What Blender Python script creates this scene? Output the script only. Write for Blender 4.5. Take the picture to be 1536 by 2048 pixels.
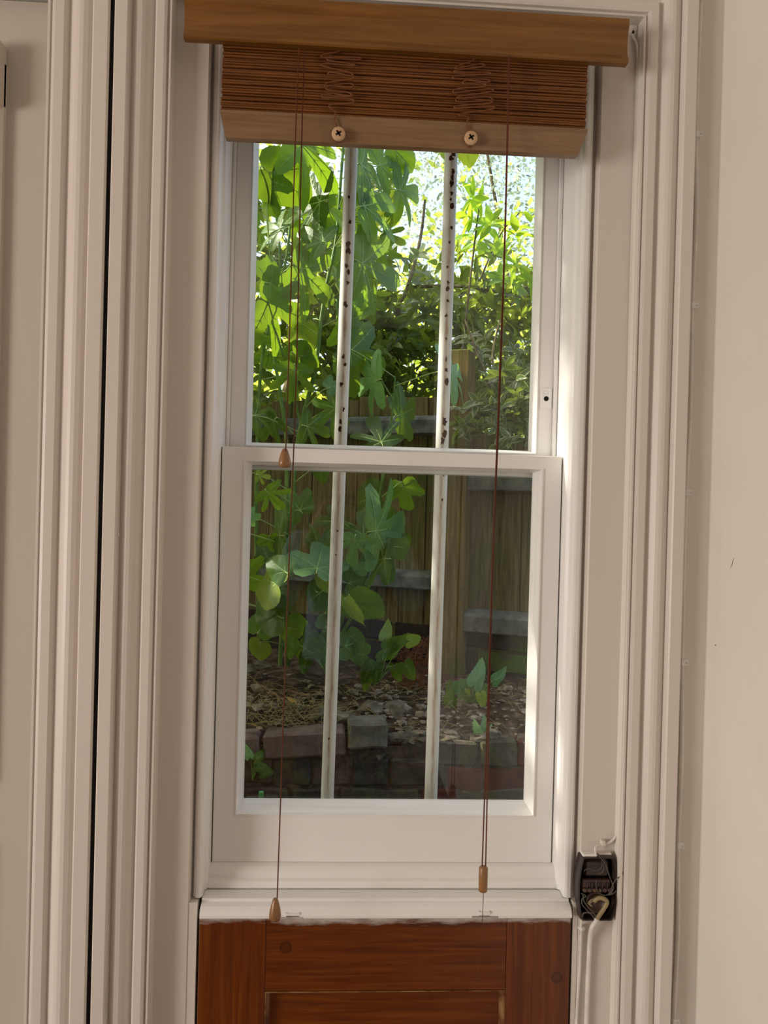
import bpy, bmesh, math, random
from mathutils import Vector, Matrix, noise
random.seed(11)
S = bpy.context.scene
for o in list(bpy.data.objects): bpy.data.objects.remove(o)

# ------------------------------------------------------------------ camera
FPX, CAM = 1540.0, Vector((0, -1.2, 1.5))
YAW, PITCH, ROLL = map(math.radians, (3.0, -0.3, 1.5))
FW = Vector((math.sin(YAW)*math.cos(PITCH), math.cos(YAW)*math.cos(PITCH), math.sin(PITCH)))
R0 = Vector((math.cos(YAW), -math.sin(YAW), 0)); U0 = R0.cross(FW)
UP = U0*math.cos(ROLL) - R0*math.sin(ROLL); RT = R0*math.cos(ROLL) + U0*math.sin(ROLL)
cam = bpy.data.objects.new('camera', bpy.data.cameras.new('camera'))
S.collection.objects.link(cam)
cam.data.sensor_fit = 'VERTICAL'; cam.data.sensor_height = 36; cam.data.lens = FPX/2048*36
cam.data.clip_start = 0.02; cam.data.clip_end = 200
m = Matrix((RT, UP, -FW)).transposed().to_4x4(); m.translation = CAM
cam.matrix_world = m
S.camera = cam
def at(x, y, Y):
    """a point of the place, seen at photo pixel x, y, at real depth Y beyond the wall plane"""
    d = FW + RT*((x-768)/FPX) - UP*((y-1024)/FPX)
    return CAM + d*((Y-CAM.y)/d.y)

# ------------------------------------------------------------------ light
w = bpy.data.worlds.new('sky'); S.world = w; w.use_nodes = True
nt = w.node_tree; bg = nt.nodes['Background']
sky = nt.nodes.new('ShaderNodeTexSky'); sky.sky_type = 'NISHITA'
sky.sun_disc = False; sky.sun_elevation = math.radians(48); sky.sun_rotation = math.radians(-76)
sky.air_density = 1.0; sky.dust_density = 6.0; sky.ozone_density = 1.0
nt.links.new(sky.outputs[0], bg.inputs[0]); bg.inputs[1].default_value = 0.55
sun = bpy.data.objects.new('sun', bpy.data.lights.new('sun', 'SUN'))
S.collection.objects.link(sun)
SUNDIR = Vector((-0.76, 0.19, 0.62)).normalized()      # towards the sun: outside, to the left, high
sun.rotation_euler = SUNDIR.to_track_quat('Z', 'Y').to_euler()
sun.data.energy = 9.5; sun.data.angle = math.radians(0.6); sun.data.color = (1.0, 0.93, 0.80)
# daylight that comes in through the room's other window, in the left wall
day = bpy.data.objects.new('room_daylight', bpy.data.lights.new('room_daylight', 'AREA'))
S.collection.objects.link(day)
day.data.shape = 'RECTANGLE'; day.data.size = 1.7; day.data.size_y = 1.5
day.data.energy = 140; day.data.color = (1.0, 0.92, 0.84)
day.location = (-4.45, -2.45, 1.25); day.rotation_euler = (math.radians(90), 0, math.radians(-90))
S.view_settings.view_transform = 'Standard'; S.view_settings.look = 'None'
S.view_settings.gamma = 1.0; S.view_settings.use_curve_mapping = False
S.view_settings.exposure = 0.0

# ------------------------------------------------------------------ helpers
def lin(r, g, b, k=1.0):
    f = lambda c: (c/12.92 if c <= .04045 else ((c+.055)/1.055)**2.4)
    return (min(f(r/255)*k, .95), min(f(g/255)*k, .95), min(f(b/255)*k, .95), 1)
COL = S.collection
def link(o, parent=None):
    COL.objects.link(o)
    if parent: o.parent = parent
    return o
def tag(o, label=None, cat=None, group=None, kind=None):
    if label: o['label'] = label
    if cat: o['category'] = cat
    if group: o['group'] = group
    if kind: o['kind'] = kind
    return o
def empty(name, loc=(0, 0, 0), parent=None):
    o = bpy.data.objects.new(name, None); o.location = loc; o.empty_display_size = .05
    return link(o, parent)
class MB:
    def __init__(s): s.v = []; s.f = []; s.sm = []
    def add(s, vs, fs, smooth=False):
        n = len(s.v); s.v += [tuple(v) for v in vs]
        s.f += [tuple(i+n for i in f) for f in fs]; s.sm += [smooth]*len(fs); return s
    def box(s, x0, x1, y0, y1, z0, z1):
        vs = [(x, y, z) for x in (x0, x1) for y in (y0, y1) for z in (z0, z1)]
        return s.add(vs, [(0,1,3,2),(4,6,7,5),(0,4,5,1),(2,3,7,6),(0,2,6,4),(1,5,7,3)])
    def cbox(s, x0, x1, y0, y1, z0, z1, b=.002):
        """box with chamfered edges"""
        c = [((x0+x1)/2, (x1-x0)/2), ((y0+y1)/2, (y1-y0)/2), ((z0+z1)/2, (z1-z0)/2)]
        bm = bmesh.new(); bmesh.ops.create_cube(bm, size=2)
        for v in bm.verts: v.co = Vector([c[i][0]+v.co[i]*c[i][1] for i in range(3)])
        bmesh.ops.bevel(bm, geom=bm.edges[:], offset=b, segments=1, affect='EDGES', clamp_overlap=True)
        bm.verts.index_update()
        s.add([v.co for v in bm.verts], [[v.index for v in f.verts] for f in bm.faces]); bm.free(); return s
    def prism(s, prof, a0, a1, axis='z', smooth=False, caps=True):
        """prof: closed polygon; axis z: (x,y) points, axis x: (y,z) points"""
        n = len(prof)
        mk = (lambda p, a: (p[0], p[1], a)) if axis == 'z' else (lambda p, a: (a, p[0], p[1]))
        vs = [mk(p, a0) for p in prof]+[mk(p, a1) for p in prof]
        fs = [(i, (i+1) % n, (i+1) % n+n, i+n) for i in range(n)]
        s.add(vs, fs, smooth)
        if caps: s.add(vs, [tuple(range(n))[::-1], tuple(range(n, 2*n))])
        return s
    def tube(s, pts, r, seg=8, smooth=True, caps=True):
        pts = [Vector(p) for p in pts]; n = len(pts)
        rr = r if isinstance(r, (list, tuple)) else [r]*n
        vs = []; ref = None
        for i, p in enumerate(pts):
            t = (pts[min(i+1, n-1)]-pts[max(i-1, 0)])
            t = t.normalized() if t.length > 1e-9 else Vector((0, 0, 1))
            if ref is None:
                ref = t.orthogonal().normalized()
            ref = (ref-t*ref.dot(t)); ref = ref.normalized() if ref.length > 1e-6 else t.orthogonal().normalized()
            b = t.cross(ref)
            for k in range(seg):
                a = 2*math.pi*k/seg
                vs.append(p+(ref*math.cos(a)+b*math.sin(a))*rr[i])
        fs = [(i*seg+k, i*seg+(k+1) % seg, (i+1)*seg+(k+1) % seg, (i+1)*seg+k) for i in range(n-1) for k in range(seg)]
        s.add(vs, fs, smooth)
        if caps: s.add(vs, [tuple(range(seg))[::-1], tuple(range((n-1)*seg, n*seg))])
        return s
    def lathe(s, prof, c, seg=20, axis='z'):
        vs = []; n = len(prof); c = Vector(c)
        for r, h in prof:
            for k in range(seg):
                a = 2*math.pi*k/seg
                d = Vector((r*math.cos(a), r*math.sin(a), h))
                if axis == 'y': d = Vector((d.x, -d.z, d.y))
                if axis == 'x': d = Vector((d.z, d.x, d.y))
                vs.append(c+d)
        fs = [(i*seg+k, i*seg+(k+1) % seg, (i+1)*seg+(k+1) % seg, (i+1)*seg+k) for i in range(n-1) for k in range(seg)]
        fs += [tuple(range(seg))[::-1], tuple(range((n-1)*seg, n*seg))]
        return s.add(vs, fs, True)
    def rings(s, loops, closed=True):
        n = len(loops[0]); vs = [p for l in loops for p in l]
        fs = [(i*n+k, i*n+(k+1) % n, (i+1)*n+(k+1) % n, (i+1)*n+k) for i in range(len(loops)-1) for k in range(n)]
        return s.add(vs, fs)
    def blob(s, c, rx, ry, rz, seed=0, jag=.25, sub=1):
        bm = bmesh.new(); bmesh.ops.create_icosphere(bm, subdivisions=sub, radius=1)
        c = Vector(c)
        for v in bm.verts:
            k = 1+jag*(noise.noise(v.co*1.3+Vector((seed*3.7, seed*1.3, seed*7.1)))*2)
            v.co = Vector((v.co.x*rx*k, v.co.y*ry*k, v.co.z*rz*k))+c
        bm.verts.index_update()
        s.add([v.co for v in bm.verts], [[v.index for v in f.verts] for f in bm.faces]); bm.free(); return s
    def mesh(s, name, mat):
        me = bpy.data.meshes.new(name); me.from_pydata(s.v, [], s.f)
        me.polygons.foreach_set('use_smooth', s.sm)
        mats = mat if isinstance(mat, (list, tuple)) else [mat]
        for q in mats: me.materials.append(q)
        bm = bmesh.new(); bm.from_mesh(me); bmesh.ops.recalc_face_normals(bm, faces=bm.faces); bm.to_mesh(me); bm.free()
        me.update(); return me
    def build(s, name, mat, parent=None):
        o = bpy.data.objects.new(name, s.mesh(name, mat))
        return link(o, parent)
def spline(pts, n=6):
    """Catmull-Rom through pts"""
    P = [Vector(p) for p in pts]; out = []
    for i in range(len(P)-1):
        a = P[max(i-1, 0)]; b = P[i]; c = P[i+1]; d = P[min(i+2, len(P)-1)]
        for k in range(n):
            t = k/n
            out.append(.5*((2*b)+(c-a)*t+(2*a-5*b+4*c-d)*t*t+(3*b-a-3*c+d)*t**3))
    out.append(P[-1]); return out

# ------------------------------------------------------------------ materials
def base(name, rough=.5, spec=.5):
    m = bpy.data.materials.new(name); m.use_nodes = True
    b = m.node_tree.nodes['Principled BSDF']
    b.inputs['Roughness'].default_value = rough
    b.inputs['Specular IOR Level'].default_value = spec
    return m, m.node_tree, b
def N(nt, t, **k):
    n = nt.nodes.new(t)
    for a, v in k.items():
        if a in n.inputs: n.inputs[a].default_value = v
        else: setattr(n, a, v)
    return n
def ramp(nt, fac, stops):
    r = nt.nodes.new('ShaderNodeValToRGB'); e = r.color_ramp.elements
    while len(e) < len(stops): e.new(.5)
    for i, (p, c) in enumerate(stops): e[i].position = p; e[i].color = c
    nt.links.new(fac, r.inputs[0]); return r
def coords(nt, scale=(1, 1, 1), src='Object', loc=(0, 0, 0)):
    tc = nt.nodes.new('ShaderNodeTexCoord'); mp = nt.nodes.new('ShaderNodeMapping')
    mp.inputs['Scale'].default_value = scale; mp.inputs['Location'].default_value = loc
    nt.links.new(tc.outputs[src], mp.inputs[0]); return mp.outputs[0]
def bump(nt, b, h, strength=.3, dist=.002):
    n = nt.nodes.new('ShaderNodeBump'); n.inputs['Strength'].default_value = strength; n.inputs['Distance'].default_value = dist
    nt.links.new(h, n.inputs['Height']); nt.links.new(n.outputs[0], b.inputs['Normal'])
def mottled(name, c1, c2, scale=20, rough=.5, spec=.5, stretch=(1, 1, 1), bs=.3, bd=.002, detail=5, lo=.35, hi=.65, mid=None):
    m, nt, b = base(name, rough, spec)
    n = N(nt, 'ShaderNodeTexNoise', Scale=scale, Detail=detail, Roughness=.6)
    nt.links.new(coords(nt, stretch), n.inputs['Vector'])
    st = [(lo, c1), (hi, c2)] if not mid else [(lo, c1), ((lo+hi)/2, mid), (hi, c2)]
    r = ramp(nt, n.outputs[0], st); nt.links.new(r.outputs[0], b.inputs['Base Color'])
    if bs: bump(nt, b, n.outputs[0], bs, bd)
    return m
def paint(name, c, rough=.42):
    """old brushed gloss: faint streaks along the length, tiny bumps and chips"""
    m, nt, b = base(name, rough, .4)
    n = N(nt, 'ShaderNodeTexNoise', Scale=3.0, Detail=4, Roughness=.6)
    nt.links.new(coords(nt, (1, 1, .35)), n.inputs['Vector'])
    k = lambda q: tuple([x*q for x in c[:3]]+[1])
    r = ramp(nt, n.outputs[0], [(.3, k(.95)), (.7, c)]); nt.links.new(r.outputs[0], b.inputs['Base Color'])
    n2 = N(nt, 'ShaderNodeTexNoise', Scale=60.0, Detail=3, Roughness=.55)
    nt.links.new(coords(nt, (1, 1, .12)), n2.inputs['Vector'])
    bump(nt, b, n2.outputs[0], .12, .0015)
    return m
def wood(name, dark, light, grain=(1, 12, 12), scale=9, rough=.4, spec=.4, lo=.3, hi=.7, bs=.12):
    m, nt, b = base(name, rough, spec)
    v = coords(nt, grain)
    n = N(nt, 'ShaderNodeTexNoise', Scale=scale, Detail=6, Roughness=.6, Distortion=.6)
    nt.links.new(v, n.inputs['Vector'])
    r = ramp(nt, n.outputs[0], [(lo, dark), (hi, light)]); nt.links.new(r.outputs[0], b.inputs['Base Color'])
    if bs: bump(nt, b, n.outputs[0], bs, .001)
    return m
def plain(name, c, rough=.5, spec=.5, metal=0):
    m, nt, b = base(name, rough, spec)
    n = N(nt, 'ShaderNodeTexNoise', Scale=40, Detail=3)
    nt.links.new(coords(nt), n.inputs['Vector'])
    k = lambda q: tuple([min(x*q, 1) for x in c[:3]]+[1])
    r = ramp(nt, n.outputs[0], [(.3, k(.88)), (.7, k(1.06))]); nt.links.new(r.outputs[0], b.inputs['Base Color'])
    b.inputs['Metallic'].default_value = metal
    return m
def leafmat(name, c, ctrans, var=.35, edge=None, rough=.42, trans=.45, spec=.4, veins=False):
    m, nt, b = base(name, rough, spec)
    oi = nt.nodes.new('ShaderNodeObjectInfo'); geo = nt.nodes.new('ShaderNodeNewGeometry')
    add = N(nt, 'ShaderNodeMath', operation='ADD'); nt.links.new(oi.outputs['Random'], add.inputs[0]); nt.links.new(geo.outputs['Random Per Island'], add.inputs[1])
    fr = N(nt, 'ShaderNodeMath', operation='FRACT'); nt.links.new(add.outputs[0], fr.inputs[0])
    k = lambda cc, q: tuple([min(x*q, .95) for x in cc[:3]]+[1])
    r = ramp(nt, fr.outputs[0], [(0, k(c, 1-var)), (1, k(c, 1+var))])
    rt = ramp(nt, fr.outputs[0], [(0, k(ctrans, 1-var)), (1, k(ctrans, 1+var*.6))])
    colr, colt = r.outputs[0], rt.outputs[0]
    n = N(nt, 'ShaderNodeTexNoise', Scale=18, Detail=4); nt.links.new(coords(nt), n.inputs['Vector'])
    mx = N(nt, 'ShaderNodeMix', data_type='RGBA', blend_type='MULTIPLY'); mx.inputs['Factor'].default_value = .6
    rn = ramp(nt, n.outputs[0], [(.3, (.6, .62, .55, 1)), (.7, (1.12, 1.1, 1.05, 1))])
    nt.links.new(colr, mx.inputs['A']); nt.links.new(rn.outputs[0], mx.inputs['B']); colr = mx.outputs['Result']
    if edge:
        at_ = nt.nodes.new('ShaderNodeAttribute'); at_.attribute_name = 'edge'
        re = ramp(nt, at_.outputs['Fac'], [(.45, (0, 0, 0, 1)), (.8, (1, 1, 1, 1))])
        mx = N(nt, 'ShaderNodeMix', data_type='RGBA'); nt.links.new(re.outputs[0], mx.inputs['Factor'])
        nt.links.new(colr, mx.inputs['A']); mx.inputs['B'].default_value = edge; colr = mx.outputs['Result']
    nt.links.new(colr, b.inputs['Base Color'])
    tr = nt.nodes.new('ShaderNodeBsdfTranslucent'); nt.links.new(colt, tr.inputs[0])
    mix = nt.nodes.new('ShaderNodeMixShader'); mix.inputs[0].default_value = trans
    nt.links.new(b.outputs[0], mix.inputs[1]); nt.links.new(tr.outputs[0], mix.inputs[2])
    nt.links.new(mix.outputs[0], nt.nodes['Material Output'].inputs[0])
    bump(nt, b, n.outputs[0], .2, .004)
    return m
M = {}
M['trim'] = paint('trim_paint', (.73, .672, .612, 1))
M['door'] = paint('door_paint', (.60, .545, .475, 1))
M['sash'] = paint('sash_paint', (.88, .868, .85, 1), .38)
M['wall'] = mottled('wall_plaster', (.72, .68, .61, 1), (.78, .74, .67, 1), 2.2, .75, .25, bs=.05, bd=.001)
M['ceil'] = mottled('ceiling_paint', (.72, .70, .66, 1), (.76, .74, .70, 1), 3, .8, .2, bs=.04)
M['floor'] = wood('floor_boards', lin(90, 55, 30), lin(130, 85, 50), (12, 1, 12), 6, .5)
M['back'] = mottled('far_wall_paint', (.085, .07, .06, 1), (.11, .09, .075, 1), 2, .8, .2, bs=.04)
M['dark'] = plain('void_shade', (.02, .017, .015, 1), .9, .1)  # near-black colour painted in for the shade of the slot and holes
M['valance'] = wood('valance_wood', lin(128, 80, 26, .60), lin(172, 118, 48, .62), (1.2, 14, 22), 5, .36, .5, .25, .75)
M['slat'] = wood('slat_wood', lin(104, 56, 20, .62), lin(165, 104, 48, .66), (1.5, 18, 60), 7, .42, .4)
M['rail'] = wood('blind_rail_wood', lin(140, 106, 72, .72), lin(166, 132, 98, .74), (1.2, 14, 20), 7, .33, .5)
M['cord'] = plain('blind_cord', lin(118, 58, 32, .6), .7, .3)
M['lcord'] = plain('lift_cord', lin(128, 80, 48, .9), .7, .3)
M['acorn'] = wood('acorn_wood', lin(152, 104, 58, .66), lin(182, 136, 88, .70), (14, 14, 3), 8, .3, .6)
M['button'] = wood('button_wood', lin(205, 165, 125, .85), lin(225, 190, 150, .85), (8, 8, 8), 10, .45, .4)
M['cable'] = plain('white_cable', (.76, .72, .66, 1), .45, .4)
M['bake'] = mottled('bakelite', lin(38, 33, 31), lin(62, 52, 47), 30, .38, .5, bs=.1)
M['bake2'] = mottled('brown_bakelite', lin(70, 50, 42), lin(95, 72, 60), 25, .4, .5, bs=.1)
M['wire'] = plain('thin_wire', lin(92, 88, 78), .5, .4)
M['oldcable'] = plain('yellowed_cable', lin(150, 134, 98), .5, .4)
M['brass'] = plain('screw_metal', lin(150, 130, 90), .4, .5, .8)
M['soil'] = mottled('soil', lin(50, 39, 28), lin(112, 92, 70), 26, .95, .1, bs=.9, bd=.012, detail=8, mid=lin(72, 57, 42))
M['twig'] = mottled('dry_twig', lin(96, 74, 50), lin(150, 122, 88), 30, .85, .1, bs=.2)
M['bark'] = mottled('branch_bark', lin(84, 72, 50), lin(136, 120, 88), 40, .85, .1, (1, 1, .3), bs=.5)
M['stem'] = mottled('green_stem', lin(88, 120, 44), lin(128, 156, 70), 30, .5, .3, bs=.1)
M['stalk'] = plain('leaf_stalk', lin(172, 192, 110), .5, .3)
M['vein'] = plain('leaf_vein', lin(150, 178, 90), .5, .3)
M['drygrass'] = plain('dry_grass', lin(160, 146, 92), .8, .2)
M['deadleaf'] = leafmat('dead_leaf', lin(190, 150, 80), lin(200, 160, 80), .25, trans=.25)
M['stone'] = mottled('rubble_stone', lin(78, 71, 56), lin(142, 132, 108), 18, .9, .15, bs=.6, bd=.006)
M['chip'] = mottled('wood_chips', lin(92, 74, 54), lin(176, 158, 132), 60, .9, .15, bs=.3)
def green_white(name):
    return mottled(name, lin(58, 66, 30), lin(110, 100, 76), 9, .9, .15, bs=.5, bd=.004, mid=lin(82, 78, 52))
def glassmat():
    m = bpy.data.materials.new('window_glass'); m.use_nodes = True; nt = m.node_tree
    nt.nodes.remove(nt.nodes['Principled BSDF'])
    fr = N(nt, 'ShaderNodeFresnel')
    ge = nt.nodes.new('ShaderNodeNewGeometry'); mi = N(nt, 'ShaderNodeMath', operation='MULTIPLY_ADD')   # same index on both faces of the thin pane
    nt.links.new(ge.outputs['Backfacing'], mi.inputs[0]); mi.inputs[1].default_value = 1/1.46-1.46; mi.inputs[2].default_value = 1.46
    nt.links.new(mi.outputs[0], fr.inputs[0])
    t = nt.nodes.new('ShaderNodeBsdfTransparent'); t.inputs[0].default_value = (.965, .98, .972, 1)
    g = nt.nodes.new('ShaderNodeBsdfGlossy'); g.inputs['Roughness'].default_value = .0
    n = N(nt, 'ShaderNodeTexNoise', Scale=3.0, Detail=1); nt.links.new(coords(nt), n.inputs['Vector'])
    bp = nt.nodes.new('ShaderNodeBump'); bp.inputs['Strength'].default_value = .05; bp.inputs['Distance'].default_value = .004
    nt.links.new(n.outputs[0], bp.inputs['Height']); nt.links.new(bp.outputs[0], g.inputs['Normal'])
    mx = nt.nodes.new('ShaderNodeMixShader')
    nt.links.new(fr.outputs[0], mx.inputs[0]); nt.links.new(t.outputs[0], mx.inputs[1]); nt.links.new(g.outputs[0], mx.inputs[2])
    nt.links.new(mx.outputs[0], nt.nodes['Material Output'].inputs[0]); return m
M['glass'] = glassmat()
def pine(name, vertical, seedloc):
    m, nt, b = base(name, .36, .5)
    v = coords(nt, (26, 10, 1.1) if vertical else (1.3, 10, 30), loc=seedloc)
    n = N(nt, 'ShaderNodeTexNoise', Scale=4.0, Detail=6, Roughness=.62, Distortion=.5)
    nt.links.new(v, n.inputs['Vector'])
    r = ramp(nt, n.outputs[0], [(.30, lin(88, 38, 8, .70)), (.50, lin(110, 52, 10, .80)), (.72, lin(130, 70, 16, .85))])
    col = r.outputs[0]
    # knots at fixed places of the boards
    for (kx, kz, kr) in ((-.0735, .802, .011), (.362, .752, .011), (-.01, .66, .009)):
        tc = nt.nodes.new('ShaderNodeTexCoord')
        sub = N(nt, 'ShaderNodeVectorMath', operation='SUBTRACT'); sub.inputs[1].default_value = (kx, .018, kz)
        nt.links.new(tc.outputs['Object'], sub.inputs[0])
        sc = N(nt, 'ShaderNodeVectorMath', operation='MULTIPLY'); sc.inputs[1].default_value = (1, 0, 1.0)
        nt.links.new(sub.outputs[0], sc.inputs[0])
        ln = N(nt, 'ShaderNodeVectorMath', operation='LENGTH'); nt.links.new(sc.outputs[0], ln.inputs[0])
        md = N(nt, 'ShaderNodeMath', operation='DIVIDE'); nt.links.new(ln.outputs['Value'], md.inputs[0]); md.inputs[1].default_value = kr
        rk = ramp(nt, md.outputs[0], [(0, (.35, .35, .35, 1)), (.55, (.5, .5, .5, 1)), (.78, (.9, .9, .9, 1)), (.95, (0, 0, 0, 1))])
        mx = N(nt, 'ShaderNodeMix', data_type='RGBA'); nt.links.new(rk.outputs[0], mx.inputs['Factor'])
        nt.links.new(col, mx.inputs['A']); mx.inputs['B'].default_value = lin(58, 26, 8); col = mx.outputs['Result']
    # old white paint left along the top edge
    tc = nt.nodes.new('ShaderNodeTexCoord'); sp = nt.nodes.new('ShaderNodeSeparateXYZ'); nt.links.new(tc.outputs['Object'], sp.inputs[0])
    n2 = N(nt, 'ShaderNodeTexNoise', Scale=1.0, Detail=5, Roughness=.7); nt.links.new(coords(nt, (14, 10, 60)), n2.inputs['Vector'])
    ma = N(nt, 'ShaderNodeMath', operation='MULTIPLY_ADD'); nt.links.new(n2.outputs[0], ma.inputs[0]); ma.inputs[1].default_value = .034; nt.links.new(sp.outputs['Z'], ma.inputs[2])
    rp = ramp(nt, ma.outputs[0], [(.0, (0, 0, 0, 1)), (.5, (0, 0, 0, 1)), (1, (1, 1, 1, 1))])
    mr = N(nt, 'ShaderNodeMapRange'); nt.links.new(ma.outputs[0], mr.inputs[0]); mr.inputs[1].default_value = .8565; mr.inputs[2].default_value = .868
    mx = N(nt, 'ShaderNodeMix', data_type='RGBA'); nt.links.new(mr.outputs[0], mx.inputs['Factor'])
    nt.links.new(col, mx.inputs['A']); mx.inputs['B'].default_value = (.62, .58, .54, 1)
    nt.links.new(mx.outputs['Result'], b.inputs['Base Color'])
    bump(nt, b, n.outputs[0], .15, .001)
    return m
M['pine_v'] = pine('pine_upright_grain', True, (0, 0, 0))
M['pine_v2'] = pine('pine_upright_grain_two', True, (3.3, 0, 1))
M['pine_edge'] = mottled('worn_pine_edge', lin(86, 40, 10), lin(150, 112, 70), 30, .4, .4, bs=.1)
M['pine_h'] = pine('pine_level_grain', False, (1.7, 0, .4))

# ------------------------------------------------------------------ room shell
XR = .583
def struct(o, label): return tag(o, label, kind='structure')
XL = -4.6
struct(MB().box(XL, XR, -3.6, .1, -.1, 0).build('floor', M['floor']), 'dark wooden floor of the room')
struct(MB().box(XL, XR+.12, -3.6, .3, 2.7, 2.8).build('ceiling', M['ceil']), 'white ceiling of the room')
struct(MB().box(XR, XR+.12, -3.6, .0, 0, 2.7).build('wall_right', M['wall']), 'cream plaster side wall right of the window')
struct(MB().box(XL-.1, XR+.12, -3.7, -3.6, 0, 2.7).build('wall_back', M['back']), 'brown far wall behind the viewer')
wl = MB().box(XL-.1, XL, -3.6, -3.35, 0, 2.7).box(XL-.1, XL, -1.55, .205, 0, 2.7).box(XL-.1, XL, -3.35, -1.55, 0, .45).box(XL-.1, XL, -3.35, -1.55, 2.05, 2.7)
struct(wl.build('wall_left', M['wall']), 'cream plaster wall with the room\'s other window')
HZ = at(1290, 30, -.01).z
ww = MB()
ww.box(.451, XR+.12, 0, .205, 0, 2.7)                       # right of the window
ww.box(-.3632, -.2815, .0, .19, 0, 2.7)                      # between window and slot
ww.box(-.466, -.3692, .0, .19, 0, 2.7)                      # left of the slot
ww.box(-.466, -.2815, .19, .205, 0, 2.7)
ww.box(-1.25, -.466, 0, .205, 2.29, 2.7)
ww.box(-1.25, -.466, .15, .205, 0, 2.3)
ww.box(XL, -1.25, 0, .205, 0, 2.7)
ww.box(-.2815, .451, 0, .205, HZ, 2.7)
ww.box(-.2815, .451, .14, .205, 0, .86)
wf = ww.build('wall_front', M['wall']); struct(wf, 'cream wall around the sash window')
MB().box(-.3696, -.3621, -.0165, .19, 0, 2.7).build('slot_shade', M['dark'], wf)  # solid dark strip that paints in the slot's deep shade
PROF = [(-.0015, .022), (0, -.006), (.003, -.006), (.0035, -.003), (.0055, -.003), (.0065, -.008), (.0105, -.0095), (.0215, -.0095),
        (.0265, -.002), (.030, -.004), (.034, -.0085), (.038, -.012), (.0425, -.014), (.0475, -.0145), (.053, -.0125), (.0585, -.008), (.0605, -.020), (.0625, -.022),
        (.0795, -.022), (.0815, -.020), (.0815, .001)]
def architrave(name, xl, xr, zt, k=1.0):
    loops = [[(xl-d*k, y, 0), (xl-d*k, y, zt+d*k), (xr+d*k, y, zt+d*k), (xr+d*k, y, 0)] for d, y in PROF]
    b = MB(); n = 4; vs = [p for l in loops for p in l]
    fs = [(i*n+q, i*n+q+1, (i+1)*n+q+1, (i+1)*n+q) for i in range(len(loops)-1) for q in range(3)]
    b.add(vs, fs); return b.build(name, M['trim'])
struct(architrave('trim_1', -.2808, .4525, HZ), 'cream moulded architrave around the sash window')
struct(architrave('trim_2', -1.25, -.466, 2.285, 1.185), 'cream moulded architrave left of the dark slot')
# drips and chips of old paint on the architraves
for (px, py, Y, r) in ((96, 1046, -.006, .0022), (237, 1070, -.018, .0018), (301, 712*2.4, .0, .0016)):
    p = at(px, py, Y); o = MB().blob(p, r*.8, r*.6, r*1.8, px, .2).build('paint_drip', M['trim'], None)
    o.parent = bpy.data.objects['trim_2' if px < 200 else 'trim_1']
# door in the left opening: only its right edge shows
door = empty('door_1', (-.86, .05, 0)); struct(door, 'cream painted panelled door left of the architraves')
def dpart(b, name):
    o = b.build(name, M['door'], door); o.matrix_parent_inverse = Matrix.Translation((.86, -.05, 0)); return o
dpart(MB().box(-1.25, -.466, .05, .09, 0, 2.285), 'door_leaf')
dm = MB()
rec = lambda xl, xr, zb, zt, y: [(xl, y, zb), (xr, y, zb), (xr, y, zt), (xl, y, zt)]
def ring_steps(A, B, steps):
    return [rec(*[a+(c-a)*t for a, c in zip(A, B)], y) for t, y in steps]
for zb, zt in ((1.05, 2.18), (.25, .95)):
    dm.rings(ring_steps((-1.13, -.548, zb, zt), (-1.09, -.588, zb+.04, zt-.04), [(0, .0505), (0, .040), (.25, .036), (.5, .038), (.75, .046), (1, .0495)]))
dpart(dm, 'door_moulding')
dpart(MB().box(-.4665, -.452, .0, .2, 0, 2.285).box(-.4672, -.4655, .0, .05, 0, 2.285), 'door_lining')
dpart(MB().cbox(-.5850, -.5480, .018, .05, 2.11, 2.21, .004), 'door_hook_plate')

# ------------------------------------------------------------------ sash window
win = empty('window_1', (.08, .1, .87)); struct(win, 'white painted wooden sash window with two sliding sashes')
WI = Matrix.Translation((-.08, -.1, -.87))
def wpart(b, name, mat, parent=None):
    o = b.build(name, mat, parent or win); o.matrix_parent_inverse = WI if parent is None else Matrix(); return o
wpart(MB().prism([(.452, .02), (.3965, .02), (.3950, .0215), (.3940, .042), (.3865, .042), (.3865, .2), (.452, .2)], 0, HZ).box(.3862, .3945, .0205, .0425, 0, .872), 'side_lining', M['trim'])
wpart(MB().prism([(-.2815, .02), (-.2285, .02), (-.2270, .0215), (-.2260, .042), (-.2150, .042), (-.2150, .2), (-.2815, .2)], 0, HZ).box(-.2265, -.2138, .0205, .0425, 0, .872), 'side_lining', M['trim'])
wpart(MB().prism([(.3865, .043), (.3912, .043), (.3895, .037), (.3875, .0325), (.384, .030), (.378, .030), (.3748, .0315), (.3730, .036), (.3735, .056), (.371, .058), (.369, .060), (.3675, .2), (.3865, .2)], .8745, HZ), 'staff_bead', M['sash'])
wpart(MB().prism([(-.2150, .043), (-.2245, .043), (-.2235, .037), (-.2215, .0325), (-.218, .030), (-.213, .030), (-.2100, .0315), (-.2085, .036), (-.2088, .056), (-.2070, .058), (-.2050, .060), (-.204, .2), (-.2150, .2)], .8745, HZ), 'staff_bead', M['sash'])
wpart(MB().cbox(.3610, .3676, .127, .134, 1.59, 2.26, .001), 'parting_bead', M['sash'])
wpart(MB().cbox(-.2042, -.1985, .127, .134, 1.59, 2.26, .001), 'parting_bead', M['sash'])
wpart(MB().box(-.2285, .3965, .0215, .2, 2.257, HZ-.001), 'head_lining', M['trim'])
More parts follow.
